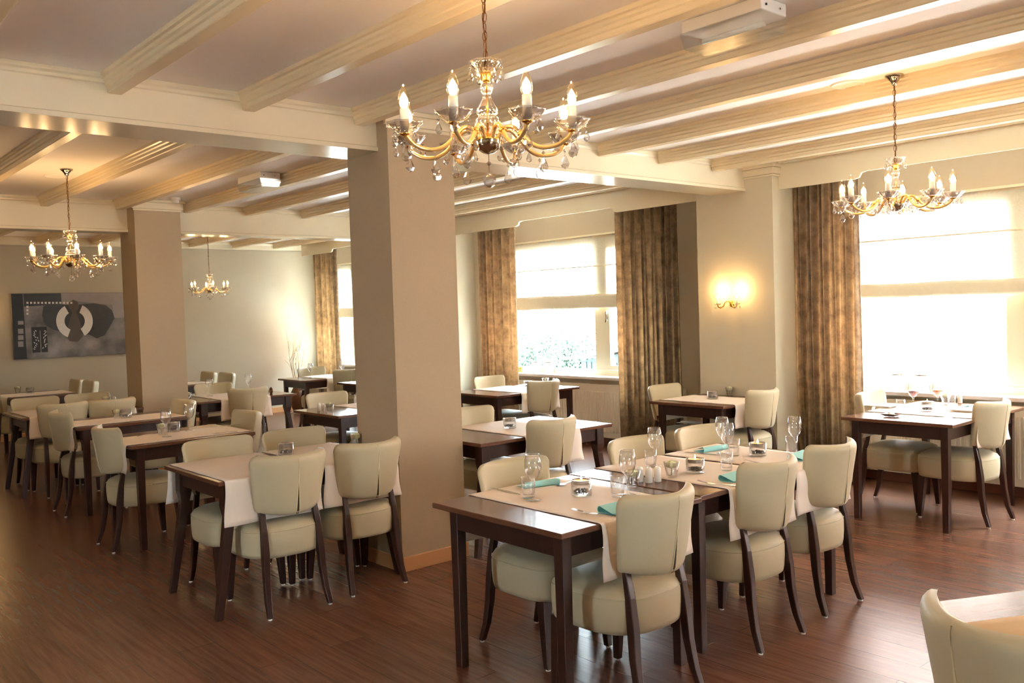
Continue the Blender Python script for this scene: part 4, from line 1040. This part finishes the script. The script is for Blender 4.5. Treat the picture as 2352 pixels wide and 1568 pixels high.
# wall sconce on the pilaster
def sconce(loc, rz, label):
    t = thing('wall_sconce', loc, rz, label, 'wall lamp', 'two armed crystal wall sconces')   # +x points into the room
    MB().lathe([(0, 0), (.03, 0), (.03, .006), (.012, .014), (0, .016)], 18).obj('wall_plate', 'gold', t, smooth=True).rotation_euler = (0, PI / 2, 0)
    for s in (-1, 1):
        arm = MB().tube([(.012, 0, 0), (.04, s * .015, .028), (.06, s * .035, .02), (.07, s * .05, -.02), (.078, s * .075, -.035), (.08, s * .10, -.022), (.08, s * .105, -.01)], .0055, 8).obj('arm', 'gold', t, smooth=True)
        B = (.08, s * .105, 0)
        def part(nm, prof, mt, n=16, sc=0): return MB().lathe(prof, n, B, scallop=sc).obj(nm, mt, arm, smooth=True)
        part('candle_dish', [(.010, -.012), (.024, -.004), (.036, .008), (.034, .006), (.02, -.006)], 'crystal', 24, .06)
        part('candle_sleeve', [(0, -.008), (.010, -.008), (.010, .05), (0, .051)], 'white')
        part('bulb', [(.009, .050), (.014, .060), (.016, .072), (.010, .092), (.003, .110), (0, .114)], 'bulbglass')
        part('filament', [(0, .054), (.010, .062), (.0115, .072), (.006, .086), (0, .092)], 'filament')
        for q in range(3):
            b = q * 2.1 + .4
            o = drop_mesh(.03, .008).obj('pendant', 'crystal', arm); o.location = (B[0] + .03 * math.cos(b), B[1] + .03 * math.sin(b), -.012)
        ld = bpy.data.lights.new('bulb_light', 'POINT'); ld.energy = 0.8; ld.color = (1, .58, .22); ld.shadow_soft_size = .014
        lo = bpy.data.objects.new('bulb_light', ld); COL.objects.link(lo); lo.parent = arm; lo.location = (B[0], B[1], .13)
    return t
ys, zs = at_x(1682, 693, PX)
sconce((PX - .001, ys, zs - .02), PI, 'lit two candle wall sconce on the pilaster')
sconce((2.35, Y1 - .001, 1.72), -PI / 2, 'wall sconce at the left picture edge beside the painting')

# ------------------------------------------------------------------ ceiling and wall fittings
def emergency(x0, x1, y0, y1, label):
    t = thing('emergency_light', ((x0 + x1) / 2, (y0 + y1) / 2, CZ), 0, label, 'ceiling light', 'box shaped emergency lights'); a = (x1 - x0) / 2; b = (y1 - y0) / 2
    hs = MB().box(-a * .92, a * .92, -b * .97, b * .97, -.055, -.001).obj('housing', 'plastic', t, bevel=.004)
    MB().add([(-a, -b, -.055), (a, -b, -.055), (a, b, -.055), (-a, b, -.055), (-a * .8, -b * .95, -.125), (a * .8, -b * .95, -.125), (a * .8, b * .95, -.125), (-a * .8, b * .95, -.125)], [(4, 5, 6, 7), (0, 1, 5, 4), (1, 2, 6, 5), (2, 3, 7, 6), (3, 0, 4, 7)]).obj('cover', DIFF, t)
    MB().tube([(0, -b * .75, -.085), (0, b * .75, -.085)], .012, 12).obj('lamp_tube', 'white', t, smooth=True)
    for s in (-1, 1): MB().lathe([(0, 0), (.005, 0), (.005, .004), (0, .004)], 10).obj('screw', 'black' if s < 0 else 'steel', hs).matrix_local = Matrix.Translation((s * a * .5 - .01, -b * .97 - .001, -.03)) @ Matrix.Rotation(PI / 2, 4, 'X')
    return t
DIFF = thin_glass('ribbed_acrylic', (.92, .94, .96, 1), gloss=.16, edge=.6, rough=.2, power=2)
MT['acryl'] = DIFF
emergency(3.20, 3.40, 2.08, 2.50, 'white box emergency light on the ceiling at the top right')
emergency(3.40, 3.60, 7.15, 7.62, 'white box emergency light on the ceiling between the columns')
def disc(name, px, py, r, label, cat, mat='ceiling', dark=False):
    x, y = at_z(px, py, CZ); t = thing(name, (x, y, CZ), 0, label, cat)
    MB().lathe([(r * .86, -.001), (r * .88, -.008), (r * .97, -.009), (r, -.001)], 36).obj('ring', mat, t, smooth=True)
    MB().lathe([(0, -.004), (r * .86, -.004)], 36).obj('face', 'black' if dark else mat, t)
disc('ceiling_speaker', 1947, 193, .095, 'round white ceiling speaker left of the right chandelier', 'speaker')
disc('downlight', 2167, 222, .035, 'tiny dark recessed ceiling spot right of the right chandelier', 'ceiling light', 'ceiling', True)
disc('ceiling_speaker', 128, 403, .09, 'round white ceiling speaker above the left chandelier', 'speaker')
x, y = at_z(392, 474, CZ)
t = thing('smoke_detector', (3.40, 9.1, CZ), 0, 'white smoke detector on the ceiling above the rear column', 'smoke detector')
MB().lathe([(.05, -.001), (.05, -.018), (.048, -.03), (0, -.03)], 24).obj('base', 'plastic', t, smooth=True)
MB().lathe([(.034, -.030), (.034, -.05), (.024, -.056), (0, -.056)], 20).obj('sensor_cap', 'plastic', t, smooth=True)
# heater / air unit on the window wall behind the near column
ya, za = at_x(1075, 540, WX - .06); yb, zb_ = at_x(1075, 602, WX - .06)
t = thing('wall_heater', (WX - .001, ya + .3, (za + zb_) / 2), 0, 'white framed louvred wall unit high beside the near column', 'heater')
H = (za - zb_) / 2
fr = MB().box(-.06, 0, -.30, .30, -H, H).obj('casing', 'plastic', t, bevel=.02)
mb = MB()
for k in range(9): mb.box(-.066, -.058, -.235, .235, -H * .72 + k * H * .17, -H * .72 + k * H * .17 + .012)
mb.obj('louvres', 'rad', t)
MB().tube([(-.03, -.2, -H), (-.03, -.2, -H - .22)], .0015, 5).obj('pull_cord', 'plastic', t)
# socket on far wall
x, z = at_y(678, 905, Y1)
t = thing('wall_socket', (x, Y1 - .001, z), 0, 'double white socket low on the far wall behind the tables', 'socket')
MB().box(-.08, .08, -.012, 0, -.04, .04).obj('plate', 'plastic', t, bevel=.004)
MB().lathe([(0, 0), (.022, 0)], 18).obj('inset', 'rad', t).matrix_local = Matrix.Translation((.04, -.0125, 0)) @ Matrix.Rotation(PI / 2, 4, 'X')
# branches in a floor pot
x, y = 6.95, 13.55
t = thing('branch_vase', (x, y, 0), 0, 'dark topped brown floor vase with tall bare branches in the back corner', 'vase')
MB().lathe([(0, 0.03), (.07, .03), (.10, .12), (.12, .25), (.10, .36), (.05, .46), (.055, .50), (.045, .50), (.04, .46), (0, .44)], 20).obj('pot', 'wicker', t, smooth=True)
MB().lathe([(.058, .44), (.062, .47), (.062, .52), (.05, .53)], 20).obj('pot_neck', 'black', t, smooth=True)
MB().tube([(-.16, 0, .012), (0, 0, .07), (.16, 0, .012)], .008).tube([(0, -.16, .012), (0, 0, .07), (0, .16, .012)], .008).obj('stand', 'plastic', t)
random.seed(11)
for k in range(7):
    mb = MB(); a = k * .9; p = Vector((0, 0, .4)); d = Vector((math.cos(a) * .18, math.sin(a) * .12, 1)).normalized(); pts = [p.copy()]
    for s in range(6):
        d = (d + Vector((random.uniform(-.18, .18), random.uniform(-.18, .18), .1))).normalized(); p = p + d * random.uniform(.13, .2); pts.append(p.copy())
    mb.tube(pts, [.008 - .001 * i for i in range(7)], 5)
    for s in (2, 3, 4):
        q = pts[s]; e = q + Vector((random.uniform(-.14, .14), random.uniform(-.1, .1), .2)); mb.tube([q, (q + e) / 2 + Vector((.01, 0, .02)), e], [.004, .003, .0015], 4)
    mb.obj('branch', 'branch', t, smooth=True)

# ------------------------------------------------------------------ painting
PY = Y1 - .045
xl, zt_ = at_y(25, 674, PY); _, zb2 = at_y(30, 826, PY); xr = at_y(330, 745, PY)[0]
t = thing('canvas_painting', (xl, PY, zb2), 0, 'large black, grey and white abstract painting on the far left wall', 'painting')
Wp, Hp = xr - xl, zt_ - zb2
MB().box(0, Wp, 0, .04, 0, Hp).obj('canvas', 'canvas', t, bevel=.003)
def pp(px, py):
    a, b = at_y(px, py, PY); return (a - xl, b - zb2)
def patch(name, poly, mat, d, label=None):
    o = MB().prism(poly, -d, -.0005, 'y').obj(name, mat, t)
    if label: o['label'] = label
    return o
def rect(px0, py0, px1, py1): 
    a = pp(px0, (py0)); b = pp(px1, py1); return [(a[0], a[1]), (b[0], a[1]), (b[0], b[1]), (a[0], b[1])]
patch('black_margin', [(0.002, .002), (pp(58, 740)[0], .002), (pp(55, 740)[0], Hp - .002), (.002, Hp - .002)], 'pblack', .002)
patch('dark_band', [(pp(55, 700)[0], Hp - .003), (pp(55, 700)[0], pp(60, 704)[1]), (pp(142, 700)[0], pp(60, 700)[1]), (pp(141, 700)[0], Hp - .003)], 'pdark', .0015)
patch('pale_field', [(pp(142, 700)[0], Hp - .003), (pp(146, 692)[0], pp(146, 694)[1]), (pp(180, 692)[0], pp(180, 692)[1]), (pp(258, 700)[0], pp(258, 700)[1]), (pp(262, 732)[0], pp(262, 730)[1]), (Wp - .003, pp(262, 730)[1]), (Wp - .003, Hp - .003)], 'pgrey', .0015)
cx, cz = pp(171, 737)
blob = [pp(*q) for q in ((100, 702), (125, 697), (165, 701), (215, 696), (243, 701), (257, 712), (263, 730), (252, 750), (240, 770), (222, 777), (205, 768), (178, 764), (150, 764), (122, 757), (104, 746), (97, 725))]
patch('dark_cloud', blob, 'pdark', .003)
patch('umber_stem', [pp(158, 694), pp(168, 688), pp(178, 692), pp(182, 704), pp(175, 716), pp(186, 748), pp(190, 772), pp(178, 785), pp(160, 783), pp(150, 770), pp(157, 745), pp(166, 716), pp(157, 705)], 'pbrown', .0035)
def arc(a0, a1, r0, r1, ox):
    n = 12; f = lambda r, a: (cx + ox + r * math.cos(a) * .92, cz + r * math.sin(a)); return [f(r1, a0 + (a1 - a0) * k / n) for k in range(n + 1)] + [f(r0, a1 + (a0 - a1) * k / n) for k in range(n + 1)]
ro = pp(213, 737)[0] - cx; ri = ro * .52
patch('white_arc', arc(math.radians(118), math.radians(248), ri, ro, -.015), 'pwhite', .005, 'left white arc')
patch('white_arc', arc(math.radians(65), math.radians(-62), ri, ro, .02), 'pwhite', .005, 'right white arc')
for k in range(13):
    x0 = 60.5 + k * 8.4; a = pp(x0, 693); b = pp(x0 + 4.8, 697.5); patch('white_dash', [(a[0], b[1]), (b[0], b[1]), (b[0], a[1]), (a[0], a[1])], 'pwhite', .0045)
for k in range(3):
    y0 = 702 + k * 8; a = pp(60.5, y0); b = pp(65.3, y0 + 4.5); patch('white_dash', [(a[0], b[1]), (b[0], b[1]), (b[0], a[1]), (a[0], a[1])], 'pwhite', .0045)
for (y0, y1) in ((737, 745), (755, 766), (770, 780), (784, 796)):
    a = pp(41, y0); b = pp(54, y1); patch('patterned_square', [(a[0], b[1]), (b[0], b[1]), (b[0], a[1]), (a[0], a[1])], 'pgrey', .0045)
a = pp(72, 751); b = pp(110, 808); patch('plant_panel', [(a[0], b[1]), (b[0], b[1]), (b[0], a[1]), (a[0], a[1])], 'pblack', .004)
random.seed(2); mb = MB(); w_ = b[0] - a[0]; h_ = a[1] - b[1]
st = (a[0] + w_ * .55, b[1])
def leafp(x, z, ang, s):
    c, si = math.cos(ang), math.sin(ang); L_ = [(0, 0), (s * .5, s * .18), (s, 0), (s * .5, -s * .18)]
    mb.add([(x + p[0] * c - p[1] * si, -.0052, z + p[0] * si + p[1] * c) for p in L_], [(0, 1, 2, 3)])
mb.add([(st[0] - .002, -.0052, st[1]), (st[0] + .002, -.0052, st[1]), (st[0] + .002, -.0052, st[1] + h_ * .85), (st[0] - .002, -.0052, st[1] + h_ * .85)], [(0, 1, 2, 3)])
for k in range(26):
    zz = st[1] + h_ * (.12 + .75 * (k // 2) / 13); s = 1 if k % 2 else -1; r = random.uniform(.1, .36) * w_
    leafp(st[0] + s * r, zz, math.radians(90 - s * random.uniform(10, 70)), h_ * .10)
mb.obj('painted_leaves', 'pwhite', t)
